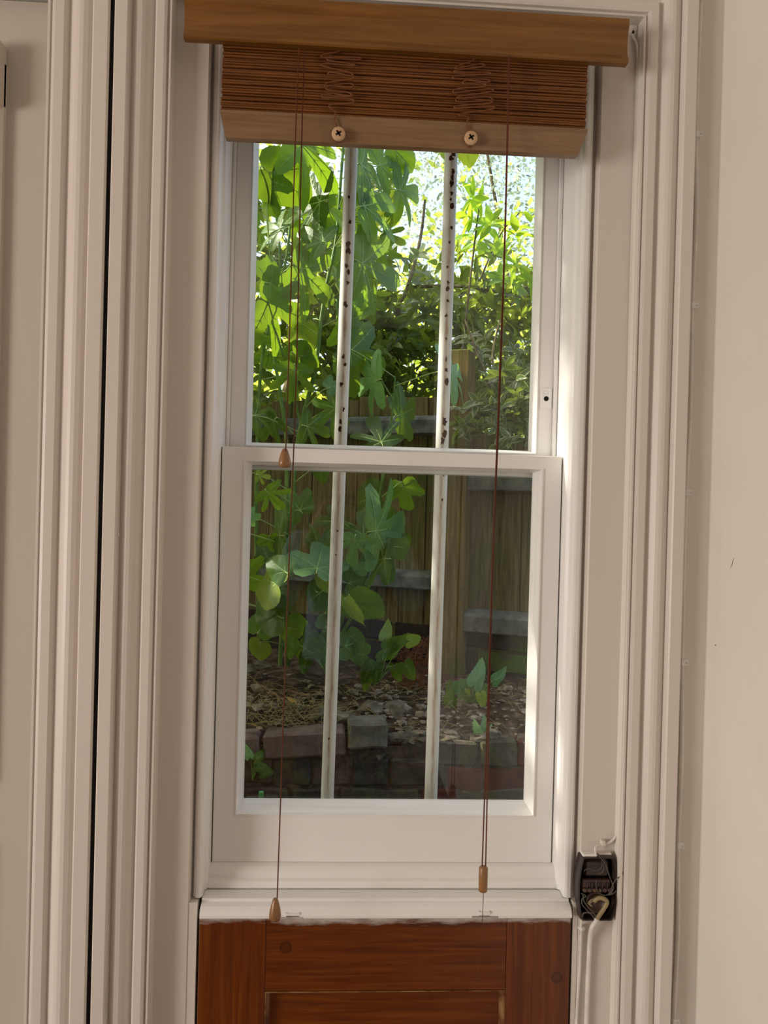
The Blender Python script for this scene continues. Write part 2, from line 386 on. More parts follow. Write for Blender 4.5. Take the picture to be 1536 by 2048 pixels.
def sash(name, xl, xr, zb, zt, y0, y1, mo, gl, gy):
    c_ = .0012; ins = lambda q: (xl+q, xr-q, zb+q, zt-q)
    b = MB().rings(ring_steps(ins(0), ins(0), [(0, y1), (0, y0+c_)])+[rec(*ins(c_), y0), rec(mo[0], mo[1], mo[2], mo[3], y0), rec(mo[0], mo[1], mo[2], mo[3], y1), rec(*ins(0), y1)])
    s_ = wpart(b, name, M['sash'])
    dy = gy-y0
    st = [(-.02, y0+.0005), (0, y0-.002), (.22, y0-.0025), (.3, y0+.003), (.5, y0+.28*dy), (.7, y0+.6*dy), (.76, y0+.62*dy), (.95, gy-.004), (1, gy-.001), (1, gy+.004)]
    wpart(MB().rings(ring_steps(mo, gl, st)), 'glazing_moulding', M['sash'], s_)
    wpart(MB().box(gl[0]-.004, gl[1]+.004, gy, gy+.003, gl[2]-.004, gl[3]+.004), 'glass_pane', M['glass'], s_)
    return s_
ls = sash('lower_sash', -.203, .3665, .906, 1.5950, .085, .129, (-.167, .335, .984, 1.573), (-.1578, .3257, .998, 1.5675), .12)
us = sash('upper_sash', -.1995, .3625, 1.562, 2.254, .135, .18, (-.1712, .334, 1.600, 2.205), (-.1655, .329, 1.6095, 2.20), .17)
# small lock plate on the upper sash
p0, p1 = at(1081, 776, .134), at(1103, 817, .134)
cx, cz = (p0.x+p1.x)/2, (p0.z+p1.z)/2
pl = wpart(MB().cbox(p0.x, p1.x, .1325, .1352, p1.z, p0.z, .0008), 'sash_lock_plate', M['sash'], us)
wpart(MB().lathe([(.0042, .0), (.0042, .0008), (.0030, .0010)], (cx, .1325, cz-.001), 14, 'y'), 'screw_hole', M['dark'], pl)
wpart(MB().lathe([(.0035, 0), (.0035, .0010), (.0020, .0014)], (cx-.001, .1325, cz+.010), 14, 'y'), 'screw', M['sash'], pl)
# sash cords: two twisted strands each
for px in (451, 1133):
    p = at(px, 590, .105); b = MB()
    for ph in (0, math.pi):
        b.tube([(p.x+.0014*math.cos(ph+i*.9), .105+.0014*math.sin(ph+i*.9), 1.585+i*.0024) for i in range(272)], .0019, 6)
    wpart(b, 'sash_cord', M['sash'])
# bead under the lower sash
wpart(MB().prism([(.086, .9065), (.080, .9065), (.074, .9045), (.069, .900), (.067, .894), (.0675, .889), (.062, .886), (.059, .881), (.0585, .877), (.060, .8745), (.086, .8745)], -.2070, .3720, 'x'), 'sill_bead', M['sash'])
# outside sill and reveal
wpart(MB().prism([(.145, .862), (.145, .900), (.20, .892), (.34, .868), (.34, .84), (.206, .84)], -.36, .53, 'x'), 'outer_sill', M['stone'])
for o in win.children:
    for c in o.children: pass

# ------------------------------------------------------------------ lid and pine panel below the window
lid = empty('window_ledge_lid', (.086, .05, .85))
tag(lid, 'white painted hinged ledge lid just below the lower sash', 'ledge')
LI = Matrix.Translation((-.086, -.05, -.85))
def lpart(b, name, mat):
    o = b.build(name, mat, lid); o.matrix_parent_inverse = LI; return o
def nose(low): return [(.083, .873), (.0315, .8735), (.030, .8725), (.030, .8690), (.0265, .8685), (.019, .8665), (.0135, .862), (.0105, .856), (.0105, low+.001), (.0115, low), (.083, low)]
x0, x1 = -.2085, .3815
n1 = (at(562, 1831, .0105).x, at(607, 1831, .0105).x); n2 = (at(944, 1830, .0105).x, at(998, 1830, .0105).x)
b = MB(); cuts = [x0, n1[0], n1[0]+.008, n1[1]-.006, n1[1], n2[0], n2[0]+.012, n2[1]-.014, n2[1], x1]
lows = [.8512, .8535, .8590, .8535, .8512, .8545, .8605, .8545, .8512]
for i in range(len(lows)): b.prism(nose(lows[i]), cuts[i], cuts[i+1], 'x')
lpart(b, 'lid_board', M['sash'])
for (a, c) in ((558, 640), (902, 986)):
    xa, xb = at(a, 1764, .08).x, at(c, 1764, .08).x; b = MB(); n = 5; wd = (xb-xa)/n
    for i in range(n):
        b.lathe([(.002, .0), (.0036, .0006), (.0036, wd-.0012), (.002, wd-.0006)], (xa+i*wd, .080, .8752), 10, 'x')
    b.cbox(xa, xb, .080, .0840, .872, .8745, .0004)
    lpart(b, 'hinge', M['sash'])
pan = empty('pine_panel', (.086, .03, 0))
tag(pan, 'reddish brown varnished pine panel below the white ledge', 'panel')
PI_ = Matrix.Translation((-.086, -.03, 0))
def ppart(b, name, mat):
    o = b.build(name, mat, pan); o.matrix_parent_inverse = PI_; return o
ppart(MB().cbox(-.2095, -.1050, .018, .045, .0, .8500, .0012), 'stile', M['pine_v'])
ppart(MB().cbox(.2790, .3825, .018, .045, .0, .8500, .0012), 'stile', M['pine_v2'])
ppart(MB().cbox(-.1048, .2788, .0184, .045, .7320, .8500, .0010), 'top_rail', M['pine_h'])
ppart(MB().cbox(-.1048, .2788, .0184, .045, .0, .16, .0010), 'bottom_rail', M['pine_h'])
ppart(MB().rings(ring_steps((-.1046, .2786, .16, .7318), (-.096, .270, .168, .7232), [(0, .0186), (.25, .0186), (.3, .023), (.7, .027), (.8, .030), (1, .0305)])), 'panel_moulding', M['pine_edge'])
ppart(MB().box(-.100, .274, .0302, .042, .164, .728), 'inner_panel', M['pine_h'])

# ------------------------------------------------------------------ blind
bl = empty('wooden_blind', (.08, -.02, 2.15))
tag(bl, 'raised brown slatted wooden blind with valance and hanging pull cords', 'blind')
BI = Matrix.Translation((-.08, .02, -2.15))
def bpart(b, name, mat, parent=None):
    o = b.build(name, mat, parent or bl); o.matrix_parent_inverse = BI if parent is None else Matrix(); return o
VY = -.045
va = at(367, 76, VY); vb = at(1256, 128, VY); vt = at(1259, 42, VY)
xl, xr, zb = va.x, vb.x, (va.z+vb.z)/2
zt = zb+(vt.z-vb.z)+.002
vst = [(0, 0), (.0022, .002), (.0022, .006), (.0008, .0075), (-.0030, .014), (-.0045, .026), (-.0045, .036), (-.0025, .048), (.0, .053), (.0012, .0565), (.0015, zt-zb)]
b = MB()
face = [(VY-o_, zb+h) for o_, h in vst]
prof = face+[(VY+.012, zt), (VY+.012, zb+.001)]
b.prism(prof, xl, xr, 'x')
dz = (vb.z-va.z)/2
o = bpart(b, 'valance', M['valance'])
bpart(MB().cbox(-.200, .357, -.030, .025, zb+.014, zb+.045, .002), 'head_rail', M['slat'])
s0 = at(441, 226, -.028).z; s1 = at(1174, 252, -.028).z; zr = (s0+s1)/2
XA, XB = at(441, 200, -.028).x, at(1173, 230, -.028).x
top = zb+.012; n = 27; z = zr+.0015; rs = random.Random(4)
while z < top-.002:
    t = rs.choice((.0026, .003, .0034)); j = rs.uniform(-.0016, .0016)
    y = -.028+rs.uniform(-.0022, .0022)
    bpart(MB().cbox(XA+rs.uniform(-.001, .0012)+.002*(z-zr)/.1, XB+rs.uniform(-.001, .001), y, y+.024, z, z+t, .0008), 'slat', M['slat'])
    z += t+rs.choice((.0004, .0007, .0011, .0022))
q = [at(440, 231, -.030), at(450, 279, -.026), at(1157, 303, -.026), at(1175, 257, -.030)]
zc, zd = (q[0].z+q[3].z)/2, (q[1].z+q[2].z)/2
fr = [(q[0].x, -.030, zc), (q[1].x, -.026, zd), (q[2].x, -.026, zd), (q[3].x, -.030, zc)]
fr2 = [(q[0].x, -.0290, zr), ] 
b = MB()
front = [(q[0].x, -.0295, zr), (q[0].x, -.0300, zc), (q[1].x, -.0235, zd), (q[2].x, -.0235, zd), (q[3].x, -.0300, zc), (q[3].x, -.0295, zr)]
backp = [(p[0], -.010, p[2]) for p in front]
vs = front+backp
b.add(vs, [(0, 1, 4, 5), (1, 2, 3, 4), (6, 11, 10, 7), (7, 10, 9, 8)]+[(i, (i+1) % 6, (i+1) % 6+6, i+6) for i in range(6)])
bpart(b, 'bottom_rail', M['rail'])
def cordpart(pts, r=.0010, sm=6, name='cord', mat='cord'):
    return bpart(MB().tube(spline(pts, sm), r, 6), name, M[mat])
def tangle(x_lo, x_hi, y0, y1, seed, button):
    r = random.Random(seed); pts = [at(button[0]-8, y0-18, -.034), at((x_lo+x_hi)/2, y0-6, -.034)]
    y = y0; k = 0
    while y < y1:
        side = x_lo if k % 2 == 0 else x_hi
        xx = side+r.uniform(-6, 14)*(1 if k % 2 == 0 else -1)
        yy = y+r.uniform(-5, 5)
        pts.append(at(xx, yy, -.034+r.uniform(-.003, .002)))
        pts.append(at(xx+(5 if k % 2 else -5), yy+r.uniform(3, 8), -.036+r.uniform(-.003, .002)))
        y += r.uniform(3.0, 9.0); k += 1
    pts += [at(button[0]-6, y1+8, -.033), at(button[0]-8, button[1]-28, -.033), at(button[0]-2, button[1]-12, -.031), at(button[0], button[1], -.031)]
    cordpart(pts, .0011, 6, 'lift_cord', 'lcord')
    cordpart([at(button[0]-5, button[1], -.030), at(button[0]-5, button[1]+12, -.028), at(button[0]-4, button[1]+20, -.0255)], .0011, 3, 'lift_cord', 'lcord')
    c = at(button[0], button[1], -.034)
    bt = bpart(MB().lathe([(.0085, -.004), (.0100, -.0030), (.0104, .0), (.0100, .0022), (.0088, .0032), (.002, .0032)], c, 22, 'y'), 'wooden_button', M['button'])
    bt['label'] = 'pale wooden cord button with cross hole'
    cr = MB()
    for a in (35, 125):
        ca, sa = math.cos(math.radians(a)), math.sin(math.radians(a))
        vs = [(c.x+u*ca-v*sa, c.y-.0034-yy, c.z+u*sa+v*ca) for u in (-.0048, .0048) for v in (-.0014, .0014) for yy in (0, -.002)]
        cr.add(vs, [(0, 1, 3, 2), (4, 6, 7, 5), (0, 4, 5, 1), (2, 3, 7, 6), (0, 2, 6, 4), (1, 5, 7, 3)])
    bpart(cr, 'cross_hole', M['dark'], bt)  # dark solid cross in place of the shade inside the hole
tangle(652, 706, 108, 216, 3, (677, 268))
tangle(920, 975, 126, 226, 8, (942, 276))
cordpart([at(598, 95, -.050), at(590, 300, -.052), at(575, 800, -.054), at(571, 905, -.054)])
cordpart([at(609, 98, -.046), at(603, 300, -.047), at(591, 800, -.048), at(577, 1150, -.048), at(554, 1805, -.046)])
cordpart([at(1019, 108, -.046), at(1011, 450, -.046), at(999, 800, -.046), at(985, 1150, -.046), at(977, 1480, -.046), at(971, 1740, -.046)])
cordpart([at(1017, 108, -.044), at(1010, 450, -.046), at(997, 800, -.048), at(984, 1150, -.048), at(973, 1480, -.046), at(964, 1740, -.046)])
cordpart([at(967, 1780, -.046), at(965, 1835, -.046), at(961, 1920, -.046), at(954, 2060, -.046)], .0005)
def acorn(px, py0, py1, wpx):
    a, c = at(px, py0, -.05), at(px, py1, -.05); h = a.z-c.z; r = wpx/2*1.15/FPX
    prof = [(r*.45, 0), (r*.80, h*.04), (r*.98, h*.16), (r, h*.27), (r*.90, h*.48), (r*.68, h*.72), (r*.48, h*.9), (r*.34, h*.98), (r*.12, h)]
    bpart(MB().lathe(prof, (a.x, -.05, c.z), 22), 'acorn_pull', M['acorn'])
acorn(570, 897, 935, 25)
acorn(551, 1796, 1841, 24)
a, c = at(967, 1732, -.046), at(967, 1784, -.046)
r = 9.2*1.154/FPX; h = a.z-c.z
bpart(MB().lathe([(r*.5, 0), (r*.85, h*.03), (r, h*.08), (r, h*.92), (r*.85, h*.97), (r*.5, h)], (a.x, -.046, c.z), 20), 'cord_toggle', M['acorn'])

# ------------------------------------------------------------------ cables and junction box
cb = empty('wall_cable', at(1357, 1690, -.003))
tag(cb, 'thin cream cable clipped along the right side of the window architrave', 'cable')
def kids(root):
    def f(b, name, mat, parent=None):
        o = b.build(name, mat, parent or root)
        o.matrix_parent_inverse = Matrix.Translation(-root.location) if parent is None else Matrix()
        return o
    return f
cp = kids(cb)
clips = [(1393, 270), (1385, 612), (1373, 985), (1365, 1325), (1357, 1690), (1348, 2042)]
pts = [at(1404, -60, -.004), at(1396, 130, -.004)]
for i, (a, c) in enumerate(clips):
    pts.append(at(a-1, c, -.004))
    if i < 5: pts.append(at((a+clips[i+1][0])/2+(3, 2, -2, 2, 3)[i], (c+clips[i+1][1])/2, -.004))
pts.append(at(1343, 2200, -.004))
cp(MB().tube(spline(pts, 6), .0034, 10), 'cable_run', M['cable'])
for a, c in clips:
    p = at(a+1, c, -.004)
    cl = cp(MB().cbox(p.x-.0045, p.x+.0065, -.0095, 0, p.z-.0045, p.z+.0045, .001), 'cable_clip', M['sash'])
    cp(MB().lathe([(.0016, 0), (.0016, .0012), (.0008, .0016)], (p.x+.0042, -.0095, p.z), 8, 'y'), 'nail_head', M['cable'], cl)
wb = empty('painted_wire', at(1240, 1640, 0.0120))
tag(wb, 'thin painted wire in the corner from the blind down to the junction box', 'wire')
wp = kids(wb)
wp(MB().tube(spline([at(1264, 66, 0.0180), at(1268, 78, 0.0140), at(1275, 98, 0.0100), at(1273, 200, 0.0160), at(1262, 560, 0.0160), at(1252, 1000, 0.0160), at(1242, 1500, 0.0160), at(1238, 1640, 0.0160), at(1236, 1662, 0.0140), at(1226, 1680, 0.0140), at(1212, 1688, 0.0140), at(1200, 1690, 0.0120), at(1191, 1696, 0.0080), at(1192, 1712, 0.0060)], 6), .0021, 8), 'wire_run', M['trim'])
wp(MB().blob(at(1264, 60, 0.0200), .010, .006, .014, 4, .3, 2), 'filler_lump', M['trim'])
p = at(1265, 65, 0.0160); wp(MB().lathe([(.0025, 0), (.0025, .002), (.001, .0022)], p, 10, 'y'), 'wire_hole', M['dark'])
wp(MB().cbox(at(1206, 1688, 0.0120).x-.003, at(1206, 1688, 0.0120).x+.004, .010, .02, at(1206, 1688, 0.0120).z-.003, at(1206, 1688, 0.0120).z+.005, .001), 'wire_clip', M['trim'])

JC = at(1195, 1777, .006)
jb = empty('junction_box', (JC.x, .03, JC.z))
tag(jb, 'open dark bakelite junction box with loose wires right of the ledge', 'junction box')
jp = kids(jb)
def barrel(hw, hh, n=7):
    pts = []
    for i in range(n+1):
        t = -1+2*i/n; pts.append((hw*(1-.20*abs(t)**2.2), t*hh*.97))
    pts = [(pts[0][0]*.86, -hh)]+pts+[(pts[-1][0]*.86, hh)]
    return pts+[(-x, z) for x, z in reversed(pts)]
def jring(hw, hh, y): return [(JC.x+x, y, JC.z+z) for x, z in barrel(hw, hh)]
n = len(barrel(1, 1))
b = MB().rings([jring(.0310, .0520, .030), jring(.0325, .0525, .020), jring(.0325, .0520, .006), jring(.0312, .0505, .0035), jring(.0292, .0488, .004), jring(.0284, .0480, .020)])
b.add(jring(.0284, .0480, .020), [tuple(range(n))])
jp(b, 'box_shell', M['bake'])
jp(MB().cbox(JC.x-.021, JC.x+.020, .010, .020, JC.z+.016, JC.z+.044, .004), 'upper_plate', M['bake'])
ts = jp(MB().cbox(JC.x-.026, JC.x+.023, .007, .020, JC.z-.006, JC.z+.012, .003), 'terminal_block', M['bake2'])
for i in range(6):
    x = JC.x-.0215+i*.0082
    jp(MB().lathe([(.0034, 0), (.0034, .004), (.0026, .0048), (.001, .0048)], (x, .0072, JC.z-.002), 10, 'y'), 'terminal_post', M['bake2'], ts)
    jp(MB().cbox(x-.0008+.0041, x+.0008+.0041, .0035, .0075, JC.z-.005, JC.z+.010, .0004), 'divider', M['bake'], ts)
    if i in (2, 3): jp(MB().lathe([(.0014, 0), (.0014, .0055), (.0006, .006)], (x, .0068, JC.z-.002), 8, 'y'), 'terminal_screw', M['brass'], ts)
jp(MB().lathe([(.018, 0), (.018, .006), (.0165, .008), (.0150, .008), (.0145, .002), (.001, .002)], (JC.x+.001, .0195, JC.z-.026), 22, 'y'), 'round_well', M['bake2'])
def J(px, py, y): return at(px, py, y)
def wire(pts, r, mat, name='loose_wire'): jp(MB().tube(spline([J(*p) for p in pts], 7), r, 7), name, M[mat])
wire([(1193, 1706, .006), (1203, 1718, .002), (1212, 1732, .001), (1220, 1755, .001), (1227, 1772, .000), (1224, 1783, .001), (1218, 1790, .001), (1228, 1786, .001), (1233, 1781, .002)], .0008, 'wire')
wire([(1195, 1707, .006), (1210, 1722, .003), (1216, 1745, .001), (1224, 1765, .001), (1225, 1776, .001), (1216, 1789, .001), (1205, 1790, .002), (1196, 1784, .002), (1192, 1772, .003), (1193, 1760, .005)], .0008, 'wire')
wire([(1203, 1722, .004), (1204, 1732, .003), (1198, 1739, .003), (1188, 1741, .004), (1176, 1737, .005), (1168, 1742, .006)], .0006, 'wire')
wire([(1206, 1726, .004), (1208, 1738, .003), (1202, 1746, .004), (1192, 1748, .005)], .0006, 'wire')
wire([(1222, 1778, .000), (1231, 1760, -.002), (1241, 1752, -.003), (1246, 1746, -.003), (1243, 1741, -.003)], .0007, 'wire')
wire([(1162, 1787, .004), (1172, 1792, .003), (1165, 1797, .002), (1164, 1808, .002), (1172, 1818, .002), (1178, 1824, .002), (1188, 1828, .001), (1192, 1838, .001)], .0009, 'wire')
wire([(1166, 1790, .004), (1168, 1802, .002), (1175, 1813, .002), (1184, 1822, .002), (1191, 1830, .001)], .0009, 'wire')
wire([(1165, 1842, .010), (1166, 1828, .004), (1174, 1825, .003), (1182, 1828, .002), (1188, 1836, .002)], .0012, 'wire')
wire([(1182, 1812, .002), (1177, 1806, .002), (1184, 1799, .001), (1194, 1796, .001)], .0009, 'oldcable')
wire([(1184, 1813, .002), (1180, 1807, .002), (1187, 1801, .001), (1195, 1798, .001)], .0009, 'oldcable')
jp(MB().cbox(JC.x-.026, JC.x-.002, .004, .026, JC.z+.0505, JC.z+.0550, .002), 'paint_crust', M['sash'])
jp(MB().cbox(JC.x+.001, JC.x+.024, .010, .028, JC.z+.0500, JC.z+.0545, .002), 'paint_crust', M['trim'])
jp(MB().tube(spline([at(1188, 1803, .000), at(1198, 1796, -.002), at(1210, 1799, -.005), at(1214, 1806, -.006), at(1206, 1820, -.005), at(1195, 1836, .001)], 7), .0034, 10), 'cable_core', M['oldcable'])
pc = empty('thick_white_cable', at(1180, 1900, 0.0115))
tag(pc, 'thick cream cable hanging from the bottom of the junction box', 'cable')
kids(pc)(MB().tube(spline([at(1195, 1836, 0.0010), at(1191, 1843, 0.0050), at(1184, 1856, 0.0055), at(1180, 1880, 0.0135), at(1178, 1920, 0.0155), at(1175, 1990, 0.0155), at(1172, 2080, 0.0155)], 7), .0038, 10), 'cable_run', M['cable'])
pc2 = empty('thin_white_cable', at(1160, 1900, 0.0115))
k2 = kids(pc2)
tag(pc2, 'thin cream cable running down left of the thick one under the junction box', 'cable')
k2(MB().tube(spline([at(1163, 1838, 0.0055), at(1162, 1850, 0.0095), at(1162, 1870, 0.0155), at(1160, 1930, 0.0175), at(1156, 1990, 0.0175), at(1151, 2080, 0.0175)], 6), .0024, 8), 'cable_run', M['cable'])
p = at(1163, 1856, 0.0115); k2(MB().blob(p, .006, .006, .004, 3, .2, 2), 'cable_clip', M['cable'])

# small marks on the walls
wr = bpy.data.objects['wall_right']
def side(px, py):
    d = FW + RT*((px-768)/FPX) - UP*((py-1024)/FPX)
    return CAM + d*((XR-CAM.x)/d.x)
q = [side(1468, 1116), side(1466, 1122), side(1464, 1130), side(1460, 1137)]
MB().tube(q, [.0004, .0006, .0005, .0003], 5).build('plaster_scratch', M['bake2'], wr)
MB().blob(side(1431, 1290), .0006, .0016, .0013, 3, .2, 1).build('wall_speck', M['bake'], wr)
MB().blob(at(304, 1716, .0195), .0013, .0006, .0016, 4, .2, 1).build('paint_speck', M['bake'], wf)
# ================================================================== outside
def barmat():
    m, nt, b = base('bar_paint', .5, .4)
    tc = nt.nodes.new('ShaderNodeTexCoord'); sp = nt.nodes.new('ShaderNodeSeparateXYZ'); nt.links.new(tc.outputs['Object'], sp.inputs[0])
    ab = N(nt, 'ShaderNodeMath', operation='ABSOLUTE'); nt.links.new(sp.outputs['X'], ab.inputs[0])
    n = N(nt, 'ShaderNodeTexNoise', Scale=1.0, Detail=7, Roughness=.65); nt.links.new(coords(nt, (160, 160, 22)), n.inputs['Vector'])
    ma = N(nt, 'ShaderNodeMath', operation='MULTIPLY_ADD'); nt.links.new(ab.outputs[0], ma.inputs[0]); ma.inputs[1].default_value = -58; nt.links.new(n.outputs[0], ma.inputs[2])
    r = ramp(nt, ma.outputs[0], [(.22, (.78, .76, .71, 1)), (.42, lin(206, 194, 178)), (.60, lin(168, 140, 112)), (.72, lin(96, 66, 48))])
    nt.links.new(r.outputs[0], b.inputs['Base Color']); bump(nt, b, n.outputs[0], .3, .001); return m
M['bar'] = barmat()
M['rust'] = mottled('rust', lin(34, 20, 15), lin(86, 48, 28), 90, .9, .1, bs=.4)
def bar(xb, xt, label, spots, seed):
    y = .25; zb, zt = .855, 2.45
    root = empty('security_bar', (xb, y, zb)); tag(root, label, 'window bar', 'painted security bars outside the window')
    root.rotation_euler = (0, math.atan2(xt-xb, 2.18-.95), 0)
    o = MB().tube([(0, 0, z) for z in (0, .5, 1.0, zt-zb)], .0122, 20).build('bar_rod', M['bar'], root)
    r = random.Random(seed)
    for (py, s) in spots:
        z = at(690 if seed == 1 else 890, py, .238).z-zb
        MB().blob((r.uniform(-.002, .0035), -.0113, z), .0029*s, .0020, .0040*s*r.uniform(.9, 1.4), py, .45, 2).build('rust_spot', M['rust'], root)
bar(-.0180, -.0040, 'white rusty round security bar on the left outside the glass',
    [(393, .7), (443, 1.0), (489, 1.5), (501, 1.4), (531, 1.2), (543, 1.1), (565, 1.1), (610, 1.2), (713, .9), (728, 1.1), (769, 1.1), (819, .8), (843, 1.0), (858, 1.2), (1062, .6), (1110, .5), (1478, .5)], 1)
bar(.1785, .1850, 'white rusty round security bar on the right outside the glass',
    [(307, 1.3), (316, 1.4), (343, 1.2), (355, 1.3), (366, 1.3), (386, 1.2), (398, .8), (410, 1.3), (455, .8), (484, .8), (534, .7), (565, 1.0), (577, 1.1), (601, .8), (631, 1.0), (677, .6), (719, .8), (740, 1.1), (764, 1.4), (843, 1.3), (867, 1.5), (882, 1.3), (950, .7), (1000, .6)], 2)

# ---- ground
BEDZ = .925
gm = MB(); nx, ny = 60, 40
def bedh(x, y):
    v = Vector((x, y, 0))
    return BEDZ - .062*min(1, max(0, (1.0-y)/.13)) + .022*noise.noise(v*5) + .012*noise.noise(v*17+Vector((3, 1, 4))) + .006*noise.noise(v*45) + .03*max(0, y-1.1)*(1-max(0, x))
vs = [(-1.6+3.6*i/(nx-1), .858+1.6*j/(ny-1), bedh(-1.6+3.6*i/(nx-1), .858+1.6*j/(ny-1))) for j in range(ny) for i in range(nx)]
gm.add(vs, [(j*nx+i, j*nx+i+1, (j+1)*nx+i+1, (j+1)*nx+i) for j in range(ny-1) for i in range(nx-1)], True)
soil = gm.build('soil_bed', M['soil']); struct(soil, 'dark earth bed behind the low brick wall')
struct(MB().box(-6, 8, .3, .84, .3, .4).build('garden_path', M['stone']), 'paved strip between the house and the low brick wall')
struct(MB().box(-14, 16, 2.4, 26, .5, .86).build('garden_ground', M['soil']), 'garden ground beyond the fence')

# ---- bricks
def brickmat(name, c1, c2, moss, amt):
    m, nt, b = base(name, .92, .15)
    n = N(nt, 'ShaderNodeTexNoise', Scale=22, Detail=8, Roughness=.7); nt.links.new(coords(nt), n.inputs['Vector'])
    r = ramp(nt, n.outputs[0], [(.3, c1), (.7, c2)])
    n2 = N(nt, 'ShaderNodeTexNoise', Scale=9, Detail=5, Roughness=.65); nt.links.new(coords(nt, (1, 1, 1), loc=(7, 3, 2)), n2.inputs['Vector'])
    r2 = ramp(nt, n2.outputs[0], [(.62-amt, (0, 0, 0, 1)), (.78-amt, (1, 1, 1, 1))])
    mx = N(nt, 'ShaderNodeMix', data_type='RGBA'); nt.links.new(r2.outputs[0], mx.inputs['Factor']); nt.links.new(r.outputs[0], mx.inputs['A']); mx.inputs['B'].default_value = moss
    nt.links.new(mx.outputs['Result'], b.inputs['Base Color']); bump(nt, b, n.outputs[0], .9, .005); return m
M['brick'] = [brickmat('brick_grey_brown', lin(62, 52, 44), lin(116, 98, 82), lin(92, 88, 60), .04),
              brickmat('brick_dark', lin(50, 45, 40), lin(98, 88, 76), lin(92, 92, 58), .10),
              brickmat('brick_red', lin(72, 42, 33), lin(122, 70, 54), lin(74, 64, 50), .02)]
M['mossbrick'] = brickmat('brick_mossy', lin(60, 56, 36), lin(96, 86, 60), lin(84, 110, 34), .22)
M['darkbrick'] = brickmat('brick_dark_footing', lin(36, 30, 26), lin(66, 54, 44), lin(56, 66, 34), .05)  # darker brick colours for the left part of the footing
M['mortar'] = mottled('mortar', lin(58, 52, 42), lin(100, 90, 75), 40, .95, .1, bs=.7, bd=.004)
def rough_box(x0, x1, y0, y1, z0, z1, seed, b=.005, jag=.004):
    bm = bmesh.new(); bmesh.ops.create_cube(bm, size=2)
    c = [((x0+x1)/2, (x1-x0)/2), ((y0+y1)/2, (y1-y0)/2), ((z0+z1)/2, (z1-z0)/2)]
    for v in bm.verts: v.co = Vector([c[i][0]+v.co[i]*c[i][1] for i in range(3)])
    bmesh.ops.subdivide_edges(bm, edges=bm.edges[:], cuts=2, use_grid_fill=True)
    for v in bm.verts:
        q = v.co*14+Vector((seed*2.3, seed*5.1, seed))
        v.co += Vector((noise.noise(q), noise.noise(q+Vector((9, 0, 0))), noise.noise(q+Vector((0, 9, 0)))))*jag
    bmesh.ops.bevel(bm, geom=[e for e in bm.edges if len(e.link_faces) == 2 and e.calc_face_angle() > .9], offset=b, segments=1, affect='EDGES')
    bm.verts.index_update()
    o = MB().add([v.co for v in bm.verts], [[v.index for v in f.verts] for f in bm.faces]); bm.free(); return o
M['stone2'] = mottled('crumbled_mortar', lin(62, 56, 42), lin(124, 114, 92), 30, .95, .1, bs=.8, bd=.006)
gw = MB().box(-1.7, 2.0, .8515, .99, .3, .862).build('wall_garden', M['mortar'])
struct(gw, 'low crumbling brick retaining wall outside the window')
rb = random.Random(5)
zL = at(600, 1517, .845).z; seed = 0
def brickat(x, wd, z1, hh, mt):
    global seed
    rough_box(x, x+wd-.007, .845+rb.uniform(-.003, .003), .95, z1-hh+.006, z1-.001, seed, .006, .008).build('brick', mt, gw); seed += 1
x = .17
while x < .92:                                            # the top course still stands at the right
    wd = rb.choice((.105, .105, .215, .13)); brickat(x, wd, zL+.050+rb.uniform(-.012, .004), .075, M['brick'][2 if rb.random() < .7 else 1]); x += wd
for row in range(4):
    x = -.62+(.07 if row % 2 else 0)
    while x < .92:
        wd = rb.choice((.215, .105, .15, .13))
        mt = M['brick'][2] if (x > .16 and rb.random() < .75) else M['brick'][rb.choice((0, 1, 1))]
        brickat(x, wd, zL-row*.078-(.018 if (row == 0 and x > .16) else 0), .078, mt); x += wd
M['lbrick'] = [brickmat('loose_brick_brown', lin(84, 70, 62), lin(130, 110, 98), lin(140, 122, 92), -.02), brickmat('loose_brick_grey', lin(78, 74, 64), lin(130, 122, 106), lin(140, 130, 90), .06)]
for i in range(26):                                       # crumbling mortar along the wall top
    x = rb.uniform(-.15, .62); z = zL+(.0 if x < .15 else .040)
    MB().blob((x, .872+rb.uniform(-.01, .02), z+.006), rb.uniform(.016, .045), rb.uniform(.014, .024), rb.uniform(.008, .016), i, .45, 2).build('mortar_lump', M['stone2'], gw)
def loose(px0, px1, py0, py1, label, tilt, mi, depth=.1):
    a, c = at(px0, py0, .835), at(px1, py1, .835)
    cx, cz = (a.x+c.x)/2, (a.z+c.z)/2; hw, hh = (c.x-a.x)/2, (a.z-c.z)/2
    o = rough_box(-hw, hw, 0, depth, -hh, hh, px0, .006, .005).build('loose_brick', M['lbrick'][mi])
    o.location = (cx, .835, cz); o.rotation_euler = (math.radians(-3), math.radians(tilt), 0)
    tag(o, label, 'brick', 'loose bricks on the low wall')
loose(527, 690, 1466, 1516, 'long loose grey brown brick on the low wall behind the left bar', -4.0, 0)
loose(696, 775, 1446, 1500, 'short square end of a loose brick right of the left bar', -2, 1)
loose(440, 517, 1474, 1520, 'loose brick at the lower left corner of the glass', -3, 0)
def rubble(px, py, Y, r, label, seed):
    p = at(px, py, Y); o = MB().blob((0, 0, 0), r*1.3, r, r*.7, seed, .35, 2).build('rubble_stone', M['stone'])
    o.location = p; o.rotation_euler = (0, 0, seed); tag(o, label, 'stone', 'rubble on the earth bed')
rubble(520, 1331, 1.30, .024, 'pale rounded stone at the left edge of the earth bed', 3)
rubble(498, 1338, 1.30, .026, 'brown stone half hidden by the left edge of the glass', 5)
rubble(655, 1432, .98, .036, 'flat lichen covered lump on the long loose brick', 7)
rubble(738, 1418, 1.00, .034, 'knobbly grey lump behind the short brick end', 9)
